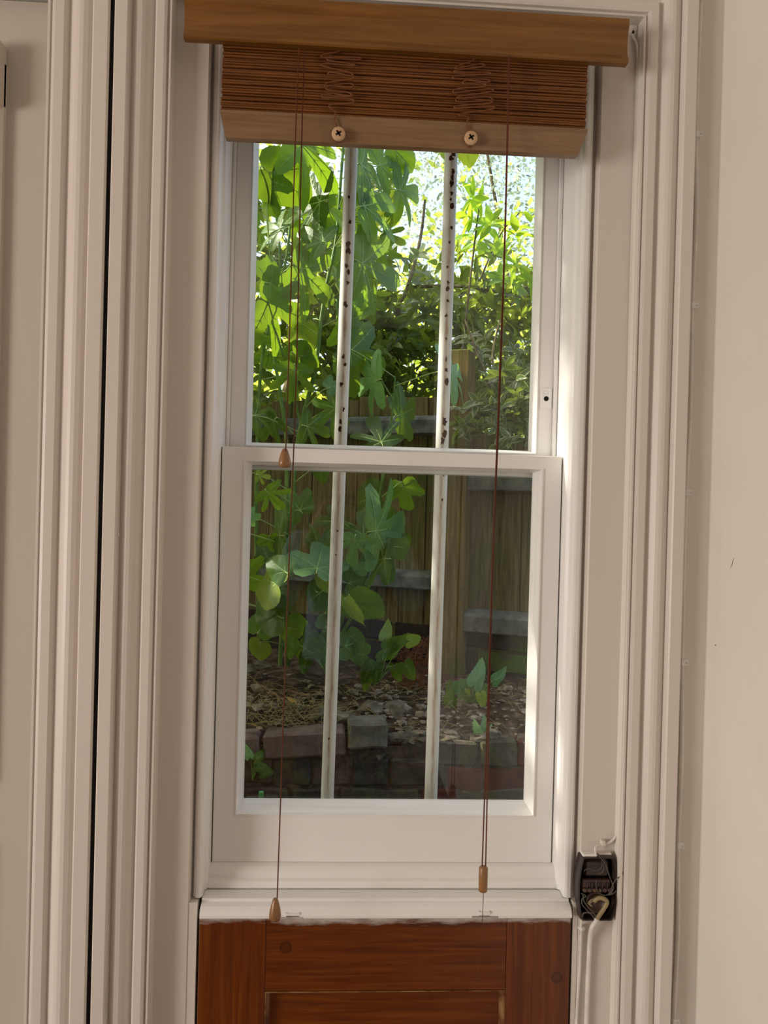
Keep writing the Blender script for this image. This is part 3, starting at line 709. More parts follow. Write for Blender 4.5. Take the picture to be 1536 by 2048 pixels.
rubble(690, 1436, .94, .026, 'pale crumbly lump right behind the left bar', 12)
rubble(795, 1425, 1.00, .040, 'tilted dark slab of rubble left of the right bar', 14)
rubble(812, 1462, .92, .022, 'small reddish stone chip left of the right bar', 15)
rubble(948, 1428, 1.10, .034, 'wide brown half buried brick right of the right bar', 17)
rubble(548, 1415, .98, .012, 'tiny white pebble in the dry grass', 21)
# countless crumbs, chips and dead grass
rc = random.Random(9); cr = MB()
for i in range(1000):
    x = rc.uniform(-.6, 1.0); y = .88+abs(rc.gauss(0, .25)); 
    if y > min(1.5, 1.44-.466*(x-.4)): continue
    s = rc.uniform(.0025, .0075)*(1.8 if rc.random() < .05 else 1)
    cr.blob((x, y, bedh(x, y)+s*.3), s*rc.uniform(.8, 1.8), s, s*rc.uniform(.4, .8), i, .4, 0)
for i in range(130):
    x = rc.uniform(-.5, .9); y = .89+abs(rc.gauss(0, .22))
    if y > min(1.42, 1.42-.466*(x-.4)): continue
    s = rc.uniform(.008, .020); cr.blob((x, y, bedh(x, y)+s*.25), s*rc.uniform(.9, 1.6), s, s*rc.uniform(.5, .8), i+7, .45, 1)
tag(cr.build('soil_crumbs', M['chip']), 'small crumbs and wood chips lying over the earth bed', 'debris', kind='stuff')
dg = MB()
def blade(x, y, L, ang, lift, r=.0009):
    p = Vector((x, y, bedh(x, y)+.002)); d = Vector((math.cos(ang), math.sin(ang)*.6, 0))
    dg.tube([p, p+d*L*.4+Vector((0, 0, lift)), p+d*L*.75+Vector((0, 0, lift*1.1)), p+d*L+Vector((0, 0, lift*.3))], [r, r, r*.8, r*.4], 4)
c0 = at(600, 1440, .93)
for i in range(170):
    blade(c0.x+rc.gauss(0, .075), .93+abs(rc.gauss(0, .05)), rc.uniform(.03, .12), rc.uniform(0, 6.28), rc.uniform(.002, .035))
for i in range(160):
    blade(rc.uniform(-.35, .75), rc.uniform(.9, 1.25), rc.uniform(.03, .14), rc.uniform(0, 6.28), rc.uniform(.0, .03), .0008)
tag(dg.build('dry_grass', M['drygrass']), 'tangled dry grass lying on the earth bed', 'dry grass', kind='stuff')
rd = MB(); c0 = at(840, 1340, 1.25)
for i in range(240):
    x, y = c0.x+rc.gauss(0, .035), 1.25+rc.gauss(0, .03); z0 = BEDZ+rc.uniform(0, .16)
    a = rc.uniform(0, 6.28); L = rc.uniform(.03, .08)
    rd.tube([(x, y, z0), (x+math.cos(a)*L*.5, y+math.sin(a)*L*.5, z0+.008), (x+math.cos(a)*L, y+math.sin(a)*L, z0-.022)], [.0011, .0009, .0005], 4)
M['redneedle'] = plain('dead_red_needles', lin(128, 76, 48), .85, .1)
tag(rd.build('dead_twigs', M['redneedle']), 'heap of reddish dead needles left of the right bar', 'dead twigs', kind='stuff')
def twig(pts, r, label):
    q = [at(*p) for p in pts]; o = MB().tube(spline(q, 6), r, 6).build('fallen_twig', M['twig']); tag(o, label, 'twig')
twig([(508, 1362, 1.1), (545, 1385, 1.02), (580, 1410, .97), (610, 1440, .93)], .0022, 'long pale twig slanting across the dry grass at the left')
twig([(690, 1328, 1.15), (720, 1350, 1.1), (752, 1385, 1.03)], .0022, 'thin pale twig slanting right of the left bar')
twig([(990, 1394, 1.12), (1025, 1425, 1.08), (1046, 1455, 1.04), (1046, 1470, 1.03)], .0026, 'curved pale stem at the right edge of the earth bed')
twig([(575, 1380, 1.08), (600, 1388, 1.06), (620, 1391, 1.05)], .0045, 'short brown stick lying on the soil left of the left bar')
o = MB().cbox(-.006, .006, -.005, .005, 0, .022, .001).build('plastic_plug', plain('green_plastic', lin(104, 176, 100), .4, .5))
p = at(522, 1600, .80); o.location = (p.x, .80, p.z); tag(o, 'small green plastic plug at the lower left corner of the glass', 'plug')
o2 = MB().box(p.x-.04, p.x+.04, .70, .845, p.z-.02, p.z).build('wall_ledge', M['mortar'], gw)

# ---- fence
def fencemat(name, c1, c2, algae, amt):
    m, nt, b = base(name, .9, .12)
    n = N(nt, 'ShaderNodeTexNoise', Scale=6, Detail=7, Roughness=.65, Distortion=.4); nt.links.new(coords(nt, (16, 16, 1.0)), n.inputs['Vector'])
    r = ramp(nt, n.outputs[0], [(.28, c1), (.72, c2)])
    n2 = N(nt, 'ShaderNodeTexNoise', Scale=3.5, Detail=4); nt.links.new(coords(nt, (1.6, 1.6, .8)), n2.inputs['Vector'])
    r2 = ramp(nt, n2.outputs[0], [(.60-amt, (0, 0, 0, 1)), (.80-amt, (1, 1, 1, 1))])
    mx = N(nt, 'ShaderNodeMix', data_type='RGBA'); nt.links.new(r2.outputs[0], mx.inputs['Factor']); nt.links.new(r.outputs[0], mx.inputs['A']); mx.inputs['B'].default_value = algae
    nt.links.new(mx.outputs['Result'], b.inputs['Base Color']); bump(nt, b, n.outputs[0], .5, .003); return m
M['board'] = fencemat('fence_board_wood', lin(60, 52, 26), lin(142, 124, 78), lin(78, 90, 30), .10)
M['post'] = fencemat('fence_post_wood', lin(78, 62, 28), lin(150, 120, 64), lin(78, 88, 30), .12)
M['frail'] = mottled('fence_rail_wood', lin(76, 76, 66), lin(132, 130, 116), 14, .85, .2, (1, 1, 1), bs=.3)
fence = empty('garden_fence', (.40, 1.5, .9)); fence.rotation_euler = (0, 0, math.radians(-25))
tag(fence, 'weathered wooden board fence with grey rails behind the plants', 'fence')
FP = MB
rf = random.Random(3)
# local frame: +x runs right along the fence, -y faces the house; local z=0 is world .9
def fboard(x0, x1, zt, zb, yoff):
    b = MB().cbox(x0, x1, .012+yoff, .030+yoff, zb, zt, .0015); b.build('fence_board', M['board'], fence)
MB().box(-1.55, -.03, .034, .040, .1, .985).build('fence_backing', M['board'], fence)
MB().box(.03, 1.0, .034, .040, .1, .845).build('fence_backing', M['board'], fence)
x = -.03
while x > -1.55:
    wd = rf.uniform(.088, .102); fboard(x-wd+.003, x, 1.0+rf.uniform(-.012, .012), .10, rf.uniform(-.004, .006)); x -= wd
x = .03
while x < 1.0:
    wd = rf.uniform(.088, .102); fboard(x, x+wd-.003, .862+rf.uniform(-.012, .012), .10, rf.uniform(-.004, .006)); x += wd
def frail(x0, x1, z, h, name='fence_rail'):
    # bevelled rail: sloped top
    MB().prism([(.012, z-h/2), (-.036, z-h/2+.004), (-.040, z-h/2+.008), (-.040, z+h/2-.022), (-.034, z+h/2-.012), (.012, z+h/2)], x0, x1, 'x').build(name, M['frail'], fence)
frail(-1.55, -.045, .900, .075); frail(-1.55, -.045, .345, .070)
frail(.045, 1.0, .700, .070); frail(.045, 1.0, .215, .080)
post = rough_box(-.042, .044, -.055, .035, -.05, 1.155, 40, .003, .003)
post.build('fence_post', M['post'], fence)
# brick footing of the fence
fw = empty('wall_footing', (.40, 1.5, .9)); fw.rotation_euler = (0, 0, math.radians(-25)); struct(fw, 'mossy brick footing under the fence')
MB().box(-1.6, 1.1, .018, .09, -.15, .19).build('mortar_core', M['mortar'], fw)
for row in range(4):
    x = -1.5+(.1 if row % 2 else 0)
    while x < 1.0:
        z1 = .185-row*.078
        o = rough_box(x, x+.20, .0, .06, z1-.066, z1, rf.randint(0, 99), .005, .005).build('brick', M['mossbrick'] if x > .02 else M['darkbrick'], fw)
        x += .212
# ================================================================== plants
RV = lambda r, a, b: r.uniform(a, b)
def smoothpoly(ctrl, t):
    for (a, ra), (b, rb_) in zip(ctrl, ctrl[1:]):
        if a <= t <= b:
            u = (t-a)/(b-a); u = u*u*(3-2*u); return ra+(rb_-ra)*u
    return ctrl[-1][1]
FIG5 = [(0, 1.0), (6, .985), (11, .92), (15, .76), (18, .52), (22, .33), (27, .27), (31, .33), (35, .58), (39, .80), (45, .91), (51, .88), (56, .70), (60, .46), (65, .31), (70, .30), (75, .38), (81, .52), (90, .62), (100, .58), (112, .44), (135, .33), (165, .2), (180, .05)]
FIG3 = [(0, 1.0), (10, .97), (18, .85), (25, .58), (31, .44), (38, .52), (46, .76), (55, .84), (66, .78), (78, .60), (95, .52), (115, .50), (140, .42), (160, .26), (180, .05)]
FIG1 = [(0, 1.0), (10, .93), (20, .82), (35, .70), (50, .62), (70, .56), (90, .52), (110, .48), (130, .42), (150, .32), (170, .17), (180, .06)]
HEART = [(0, 1.0), (5, .88), (12, .70), (22, .53), (36, .41), (55, .33), (80, .29), (105, .30), (130, .31), (155, .24), (170, .14), (180, .06)]
def leafmesh(name, ctrl, veinang, mat, droop=.22, wave=.05, stalk=.55, nA=96, seed=0, cup=.10):
    r = random.Random(seed); vs = [(0, 0, 0)]; fs = []; rings = (.3, .6, .85, 1.0)
    asym = r.uniform(-.06, .06)
    def hgt(x, y, th, q):
        a = math.degrees(th); dv = min(abs(a-v) for v in veinang)
        rr = math.hypot(x, y)
        return -droop*rr*rr + cup*min(dv, 22)/22*rr*.6 + wave*rr*math.sin(th*5+seed)*q
    for q in rings:
        for k in range(nA):
            a = -180+360*k/nA; rad = smoothpoly(ctrl, abs(a))*q*(1+(asym if a > 0 else -asym))
            if q == 1: rad *= 1+.015*math.sin(k*2.4+seed)
            th = math.radians(a); x, y = math.sin(th)*rad, math.cos(th)*rad
            vs.append((x, y, hgt(x, y, th, q)))
    fs += [(0, 1+k, 1+(k+1) % nA) for k in range(nA)]
    for i in range(len(rings)-1):
        for k in range(nA):
            a, b = 1+i*nA+k, 1+i*nA+(k+1) % nA
            fs.append((a, a+nA, b+nA, b))
    bl_ = MB().add(vs, fs, True).mesh(name, mat)
    vb = MB()
    for v in veinang:
        th = math.radians(v); L = smoothpoly(ctrl, abs(v))*.93; n = 7; pts = []
        for i in range(n+1):
            q = i/n; x, y = math.sin(th)*L*q, math.cos(th)*L*q
            pts.append((x, y, -droop*(L*q)**2))
        w = .011
        for sgn in (1, -1):
            lo = []
            for i, p in enumerate(pts):
                ww_ = w*(1-.8*i/n); px_, py_ = math.cos(th)*ww_, -math.sin(th)*ww_
                lo += [(p[0]-px_, p[1]-py_, p[2]+.004*sgn), (p[0]+px_, p[1]+py_, p[2]+.004*sgn)]
            vb.add(lo, [(2*i, 2*i+1, 2*i+3, 2*i+2) for i in range(n)])
        # side veins
        for s_ in (-1, 1):
            for f in (.3, .5, .7):
                bx, by = math.sin(th)*L*f, math.cos(th)*L*f; t2 = th+s_*math.radians(48); L2 = L*.26*(1.15-f)
                ex, ey = bx+math.sin(t2)*L2, by+math.cos(t2)*L2
                h = lambda x, y: -droop*(x*x+y*y)+cup*.6*math.hypot(x-bx, y-by)*.6
                nx_, ny_ = math.cos(t2)*.0045, -math.sin(t2)*.0045
                for sg in (1, -1):
                    vb.add([(bx-nx_, by-ny_, h(bx, by)+.006*sg), (bx+nx_, by+ny_, h(bx, by)+.006*sg), (ex, ey, h(ex, ey)+.006*sg)], [(0, 1, 2)])
    vm = vb.mesh('leaf_veins', M['vein'])
    sb = MB()
    if stalk: sb.tube(spline([(0, .0, 0), (0, -stalk*.3, -.03), (.03*(1 if seed % 2 else -1), -stalk*.7, -.14), (.05, -stalk, -.30)], 4), [.012]*13, 6)
    sm_ = sb.mesh('leaf_stalk', M['stalk']) if stalk else None
    return bl_, vm, sm_
M['fig'] = leafmat('fig_leaf', lin(80, 110, 40), lin(148, 182, 36, 1.1), .38, trans=.42)
M['fig2'] = leafmat('fig_leaf_pale', lin(104, 142, 82, 1.2), lin(150, 190, 70), .18, trans=.3, rough=.38)
M['figy'] = leafmat('fig_leaf_yellow', lin(150, 168, 60, 1.1), lin(196, 214, 60), .2, trans=.45)
VA5 = [0, -47, 47, -95, 95]; VA3 = [0, -58, 58, -110, 110]; VA1 = [0, -40, 40]
LM = {}
for key, c, va, sd in (('a', FIG5, VA5, 1), ('b', FIG5, VA5, 2), ('c', FIG3, VA3, 3), ('d', FIG1, VA1, 4), ('h', HEART, VA1, 5)):
    for mk in ('fig', 'fig2', 'figy'):
        if key == 'h' and mk == 'fig2': pass
        LM[key, mk] = leafmesh('fig_leaf_blade', c, va, M[mk], .20+.05*(sd % 3), .05, .6 if key != 'h' else .5, seed=sd)
STEMS = []
VIEWB = Matrix(((1, 0, 0), (0, 0, -1), (0, 1, 0)))      # leaf plane upright, facing the house
def put_leaf(root, key, mk, P, size, ang, pitch=0, roll=0, yaw=0, stalk=True, name='leaf', parent_inv=None):
    me = LM[key, mk]
    o = bpy.data.objects.new(name, me[0]); link(o, root)
    Rv = Matrix.Rotation(math.radians(-yaw), 3, 'Z') @ Matrix.Rotation(math.radians(ang), 3, 'Y') @ VIEWB @ Matrix.Rotation(math.radians(pitch), 3, 'X') @ Matrix.Rotation(math.radians(roll), 3, 'Y')
    mw = Rv.to_4x4(); mw = Matrix.Translation(P) @ mw @ Matrix.Scale(size, 4)
    o.matrix_parent_inverse = parent_inv or Matrix.Translation(-root.location); o.matrix_basis = mw
    v = bpy.data.objects.new('leaf_veins', me[1]); link(v, o)
    if stalk:
        near = [q_ for q_ in STEMS if q_.z < P.z+.03] or STEMS
        q_ = min(near, key=lambda s_: (s_-P).length+.5*max(0, s_.z-P.z+.04)) if near else None
        if q_ and (q_-P).length < .30:
            mid = P.lerp(q_, .45)+Vector((0, 0, .012)); d0 = (Rv @ Vector((0, -1, 0)))*size*.18
            st_ = MB().tube(spline([P, P+d0, mid.lerp(P+d0, .35), q_], 4), [.0017]*13, 6).build('leaf_stalk', M['stalk'], o)
        elif me[2]:
            st_ = bpy.data.objects.new('leaf_stalk', me[2]); link(st_, o); return o
        else: return o
        st_.matrix_parent_inverse = mw.inverted()
    return o
fig = empty('fig_tree', (-.22, 1.12, BEDZ)); tag(fig, 'fig tree with large lobed green leaves growing at the left', 'tree')
FI = Matrix.Translation(-fig.location)
def fpart(b, name, mat): o = b.build(name, mat, fig); o.matrix_parent_inverse = FI; return o
def stemp(pts, r0, r1, mat='stem', name='stem', part=fpart):
    q = spline([at(*p) if len(p) == 3 else p for p in pts], 6); n = len(q)
    part(MB().tube(q, [r0+(r1-r0)*i/(n-1) for i in range(n)], 7), name, M[mat])
    if mat == 'stem': STEMS.extend(q)
stemp([(575, 1330, 1.2), (572, 1180, 1.16), (582, 1050, 1.15), (590, 930, 1.15), (602, 850, 1.15), (630, 740, 1.15), (642, 640, 1.15), (655, 560, 1.18), (672, 480, 1.2), (680, 380, 1.2), (690, 250, 1.2)], .009, .004)
stemp([(560, 1330, 1.3), (570, 1100, 1.3), (573, 900, 1.3), (561, 790, 1.3), (548, 700, 1.3), (556, 600, 1.3), (575, 500, 1.3), (585, 380, 1.3), (590, 240, 1.3)], .007, .003)
stemp([(640, 1320, 1.2), (700, 1240, 1.15), (745, 1110, 1.1), (758, 1010, 1.1), (768, 940, 1.1), (779, 880, 1.1), (787, 800, 1.1), (790, 755, 1.1)], .006, .0025)
stemp([(520, 1340, 1.4), (512, 1050, 1.4), (520, 760, 1.4), (540, 640, 1.4), (560, 520, 1.4), (545, 380, 1.4)], .007, .004)
stemp([(602, 850, 1.15), (560, 690, 1.1), (530, 600, 1.1), (540, 520, 1.1)], .004, .002)
# (base x, base y, length px, direction clockwise from up, pitch, roll, key, material, depth)
LV = [
 # lower pane
 (710, 1080, 64, 188, -25, 5, 'a', 'fig2', .95), (728, 1071, 64, -8, -25, -8, 'b', 'fig', 1.02), (751, 1062, 98, 82, -50, 10, 'a', 'fig2', .98),
 (770, 1118, 66, -98, -40, 20, 'a', 'fig', 1.02), (764, 1091, 82, 96, -45, -5, 'c', 'fig', 1.05), (634, 1137, 62, 12, -50, 0, 'c', 'fig2', 1.0),
 (672, 1043, 50, -88, -20, 10, 'c', 'fig', 1.02), (571, 1144, 54, -58, -25, 0, 'd', 'fig', 1.0), (536, 985, 50, 140, -30, 0, 'a', 'fig', 1.02),
 (517, 950, 26, 100, -20, 0, 'a', 'figy', 1.0), (498, 1034, 26, 88, -30, 0, 'c', 'fig2', .96), (560, 1071, 66, -92, -68, 0, 'c', 'fig', 1.1),
 (540, 1078, 40, 165, -40, 20, 'c', 'fig', 1.15), (640, 936, 34, 170, -10, 0, 'd', 'fig', 1.1), (805, 973, 56, 165, -20, 10, 'c', 'fig', 1.12),
 (750, 995, 56, -105, -50, 10, 'd', 'fig', 1.2), (552, 1168, 62, -78, -55, 10, 'd', 'figy', 1.02), (545, 1196, 52, -70, -50, 0, 'd', 'fig', 1.05),
 (556, 1232, 66, -75, -40, 5, 'd', 'fig', 1.05), (648, 1163, 46, 170, -30, 40, 'd', 'figy', 1.0), (640, 1186, 52, -130, -40, 20, 'd', 'fig', 1.04),
 (694, 1206, 66, 158, -20, 60, 'd', 'figy', .98), (706, 1200, 86, 140, -30, 30, 'd', 'fig', 1.02), (700, 1166, 42, 80, -40, 0, 'c', 'fig', 1.08),
 (728, 1138, 28, -80, -20, 0, 'd', 'fig2', 1.04), (600, 1020, 60, -40, -20, 0, 'c', 'fig', 1.36), (540, 1130, 60, 40, -30, 0, 'c', 'fig', 1.3),
 (520, 1260, 50, 30, -30, 0, 'd', 'fig', 1.12), (580, 1255, 46, 110, -40, 0, 'd', 'fig', 1.14), (520, 1290, 44, 200, -30, 10, 'd', 'figy', 1.12),
 (655, 1230, 46, 130, -40, 0, 'd', 'fig', 1.2), (640, 1105, 50, 60, -60, 0, 'c', 'fig', 1.16),
 # upper pane
 (537, 345, 100, 114, -20, 12, 'd', 'fig', 1.0), (640, 404, 96, -82, -45, 0, 'a', 'fig', 1.05), (603, 290, 120, 128, -25, -25, 'b', 'fig', .98),
 (527, 356, 78, 166, -10, 30, 'c', 'fig', 1.02), (560, 460, 62, -60, -40, 0, 'b', 'fig', 1.05), (645, 482, 70, -55, -25, 0, 'a', 'fig', 1.02),
 (728, 412, 98, 58, -35, 10, 'b', 'fig', 1.0), (722, 330, 88, 78, -60, 0, 'a', 'fig', 1.0), (724, 527, 104, 98, -40, 0, 'a', 'fig', 1.02),
 (540, 566, 66, 70, -45, 0, 'c', 'fig', 1.05), (600, 540, 96, 118, -40, -15, 'a', 'fig', 1.04), (536, 604, 96, 98, -48, 10, 'b', 'fig', 1.06),
 (604, 660, 62, 178, -5, 5, 'd', 'figy', 1.2), (598, 712, 56, -85, -40, 0, 'd', 'fig', 1.1), (592, 712, 60, 128, -35, 0, 'd', 'fig', 1.08),
 (588, 740, 70, 184, -15, 0, 'b', 'fig', 1.02), (700, 702, 94, 112, -40, -10, 'c', 'fig', 1.02), (752, 762, 60, -98, -55, 0, 'b', 'fig2', 1.0),
 (763, 884, 72, -20, -30, 0, 'a', 'fig', .92), (672, 816, 72, -125, -25, 15, 'b', 'fig', 1.0), (614, 853, 56, 100, -25, 0, 'b', 'fig', .95),
 (510, 830, 52, 70, -45, 0, 'b', 'fig', 1.05), (548, 842, 52, -140, -20, 0, 'a', 'fig', 1.1), (660, 775, 34, 60, -20, 0, 'c', 'fig2', 1.0),
 (760, 330, 80, 50, -40, 20, 'a', 'fig', 1.15), (705, 470, 80, 60, -50, 0, 'b', 'fig', 1.15), (690, 590, 76, 80, -50, 10, 'b', 'fig', 1.15),
 (900, 742, 64, 70, -55, 0, 'b', 'fig2', 1.05), (800, 380, 70, 70, -45, 20, 'b', 'fig', 1.2), (790, 300, 60, 110, -40, 0, 'd', 'fig', 1.2),
 (880, 300, 50, 10, -20, 30, 'd', 'figy', 1.2), (930, 270, 60, 165, -20, 10, 'd', 'figy', 1.2), (700, 640, 70, 120, -50, 0, 'b', 'fig', 1.2),
 (800, 830, 60, 60, -50, 20, 'c', 'fig', 1.2)]
for (x, y, L, ang, pi_, ro, k, mk, Y) in LV:
    size = .95*L*(Y+1.2)/FPX/max(.55, math.cos(math.radians(pi_)))
    put_leaf(fig, k, mk, at(x, y, Y), size, ang, pi_, ro, parent_inv=FI)
# the rest of the crown, behind and around
rl = random.Random(21)
for i in range(52):
    P = Vector((rl.uniform(-.8, -.12), rl.uniform(1.35, 1.85), rl.uniform(1.85, 2.85)))
    if i % 4 == 0: P.x = rl.uniform(-.15, .15); P.z = rl.uniform(2.25, 2.5); P.y = rl.uniform(1.3, 1.7)
    put_leaf(fig, rl.choice('aabbc'), rl.choice(('fig', 'fig', 'fig', 'figy')), P, rl.uniform(.07, .125), rl.uniform(60, 300), rl.uniform(-70, -25), rl.uniform(-30, 30), rl.uniform(-50, 50), parent_inv=FI)
for i in range(16):
    P = Vector((rl.uniform(-.75, -.3), rl.uniform(1.1, 1.5), rl.uniform(1.0, 1.7)))
    put_leaf(fig, rl.choice('abcd'), 'fig', P, rl.uniform(.07, .12), rl.uniform(60, 300), rl.uniform(-70, -15), rl.uniform(-30, 30), rl.uniform(-50, 50), parent_inv=FI)

# ---- evergreen shrub behind and over the fence
def shrubleaf(mat, wd=.40, fold=.12, bend=.25):
    n = 6; vs = []; ed = []
    for i in range(n+1):
        t = i/n; w = wd*math.sin(math.pi*min(1, t**.8))**.9*(1-.15*t); z = -bend*t*t
        for s_, e in ((-1, 1), (-.55, .25), (0, 0), (.55, .25), (1, 1)):
            vs.append((s_*w*.5, t, z+abs(s_)*fold*w)); ed.append(e)
    fs = [(i*5+k, i*5+k+1, (i+1)*5+k+1, (i+1)*5+k) for i in range(n) for k in range(4)]
    return vs, fs, ed
SV, SF, SE = shrubleaf(None)
def leaf_mesh_simple(name, mat):
    me = bpy.data.meshes.new(name); me.from_pydata(SV, [], SF); me.materials.append(mat)
    a = me.attributes.new('edge', 'FLOAT', 'POINT'); a.data.foreach_set('value', SE)
    me.polygons.foreach_set('use_smooth', [True]*len(SF)); return me
def leaves_stuff(name, mats_list, mat, root=None):
    vs, fs, ed = [], [], []
    for mx_ in mats_list:
        n = len(vs); vs += [tuple(mx_ @ Vector(v)) for v in SV]; fs += [tuple(i+n for i in f) for f in SF]; ed += SE
    me = bpy.data.meshes.new(name); me.from_pydata(vs, [], fs); me.materials.append(mat)
    a = me.attributes.new('edge', 'FLOAT', 'POINT'); a.data.foreach_set('value', ed)
    me.polygons.foreach_set('use_smooth', [True]*len(fs))
    o = bpy.data.objects.new(name, me); link(o, root); return o
M['shrub'] = leafmat('shrub_leaf', lin(90, 108, 46), lin(174, 192, 56, 1.1), .45, trans=.42, rough=.3)
M['shrubv'] = leafmat('shrub_leaf_variegated', lin(78, 94, 46), lin(160, 180, 64), .35, edge=lin(186, 186, 122), trans=.35, rough=.32)
M['shoot'] = leafmat('young_leaf', lin(132, 172, 52), lin(196, 222, 60, 1.1), .3, trans=.5, rough=.35)
def rosette(r, c, n, size, axis=None):
    """leaf matrices of a whorl of leaves round a shoot tip"""
    ax = (axis or Vector((r.gauss(0, .6), r.gauss(-.25, .6), r.uniform(.1, 1)))).normalized()
    e1 = ax.orthogonal().normalized(); e2 = ax.cross(e1); out = []
    ph = r.uniform(0, 6.28)
    for k in range(n):
        a = ph+k*2.4; el = r.uniform(.05, .75)
        d = ((e1*math.cos(a)+e2*math.sin(a))*math.cos(el)+ax*math.sin(el)).normalized()
        nrm = (ax-d*ax.dot(d)); nrm = nrm.normalized() if nrm.length > .01 else d.orthogonal().normalized()
        sx = d.cross(nrm)
        m_ = Matrix((sx, d, nrm)).transposed().to_4x4()
        s = size*r.uniform(.65, 1.15)
        out.append(Matrix.Translation(c-ax*(.012*k)*size*8) @ m_ @ Matrix.Scale(s, 4))
    return out
def shrub(name, label, seed, boxes, mat, loc, trunks, maxobj=300, extra_small=0):
    r = random.Random(seed); root = empty(name, loc); tag(root, label, 'shrub'); inv = Matrix.Translation(-Vector(loc))
    mats = []
    for (x0, x1, y0, y1, z0, z1, cnt, size) in boxes:
        for i in range(cnt):
            mats += rosette(r, Vector((r.uniform(x0, x1), r.uniform(y0, y1), r.uniform(z0, z1))), r.randint(5, 8), size)
    mats.sort(key=lambda q: -(q.to_scale().x/(q.translation-CAM).length))
    me = leaf_mesh_simple('shrub_leaf_blade', M[mat])
    vis = [q for q in mats if -.30 < (q.translation.x/((q.translation.y+1.2)/1.35)) < .36]
    first = vis[:maxobj]; ids = set(id(q) for q in first)
    for q in first:
        o = bpy.data.objects.new('leaf', me); link(o, root); o.matrix_parent_inverse = inv; o.matrix_basis = q
    rest = [q for q in mats if id(q) not in ids]
    if rest:
        o = leaves_stuff('foliage', rest, M[mat], root); o.matrix_parent_inverse = inv; tag(o, kind='stuff')
    def part(b, nm, mt):
        o = b.build(nm, mt, root); o.matrix_parent_inverse = inv; return o
    for pts, r0, r1 in trunks: stemp(pts, r0, r1, 'bark', 'branch', part)
    return root
shrub('evergreen_shrub', 'bushy evergreen shrub growing behind the fence in the middle', 31,
      [(-.1, .95, 1.85, 2.5, 1.85, 2.62, 360, .080), (-.1, .95, 1.75, 2.1, 1.85, 2.40, 280, .072), (-1.0, .15, 1.95, 2.6, 1.80, 3.0, 420, .080)],
      'shrub', (.25, 2.0, .86),
      [([(800, 900, 2.0), (793, 726, 2.0), (796, 620, 2.0), (815, 575, 2.0), (840, 480, 2.05), (850, 400, 2.1)], .013, .005),
       ([(815, 575, 2.0), (880, 572, 1.95), (940, 574, 1.9), (1010, 584, 1.9), (1075, 568, 1.9)], .008, .005),
       ([(560, 900, 2.3), (600, 760, 2.3), (680, 640, 2.3), (720, 560, 2.3), (700, 420, 2.3)], .012, .004),
       ([(700, 780, 2.1), (640, 700, 2.1), (600, 640, 2.1)], .009, .005)])
shrub('variegated_shrub', 'variegated shrub hanging over the right fence panel beside the post', 37,
      [(.43, .72, 1.10, 1.34, 1.75, 1.96, 40, .058), (.42, .85, 1.50, 1.75, 1.85, 2.15, 60, .062), (.36, .45, 1.20, 1.32, 1.74, 1.86, 6, .062), (.46, .70, 1.08, 1.20, 1.70, 1.78, 14, .055)],
      'shrubv', (.62, 1.55, .9),
      [([(1010, 900, 1.5), (990, 800, 1.45), (960, 720, 1.45), (930, 640, 1.5)], .007, .003), ([(1040, 860, 1.3), (1010, 790, 1.3), (985, 720, 1.35), (1000, 640, 1.4)], .006, .003),
       ([(1000, 800, 1.35), (950, 820, 1.3), (905, 815, 1.28)], .004, .002)])
# young bright shoots rising at the upper right
shrub('young_shoot', 'bright young leafy shoot rising in the upper right of the window', 41,
      [(.42, .50, 1.7, 1.85, 2.52, 2.76, 5, .085), (.50, .76, 1.6, 1.9, 2.35, 2.64, 14, .080)], 'shoot', (.5, 1.75, .9),
      [([(925, 700, 1.75), (945, 520, 1.75), (960, 400, 1.75), (968, 355, 1.75)], .005, .002), ([(960, 560, 1.75), (1000, 470, 1.75), (1040, 425, 1.75)], .004, .002)])

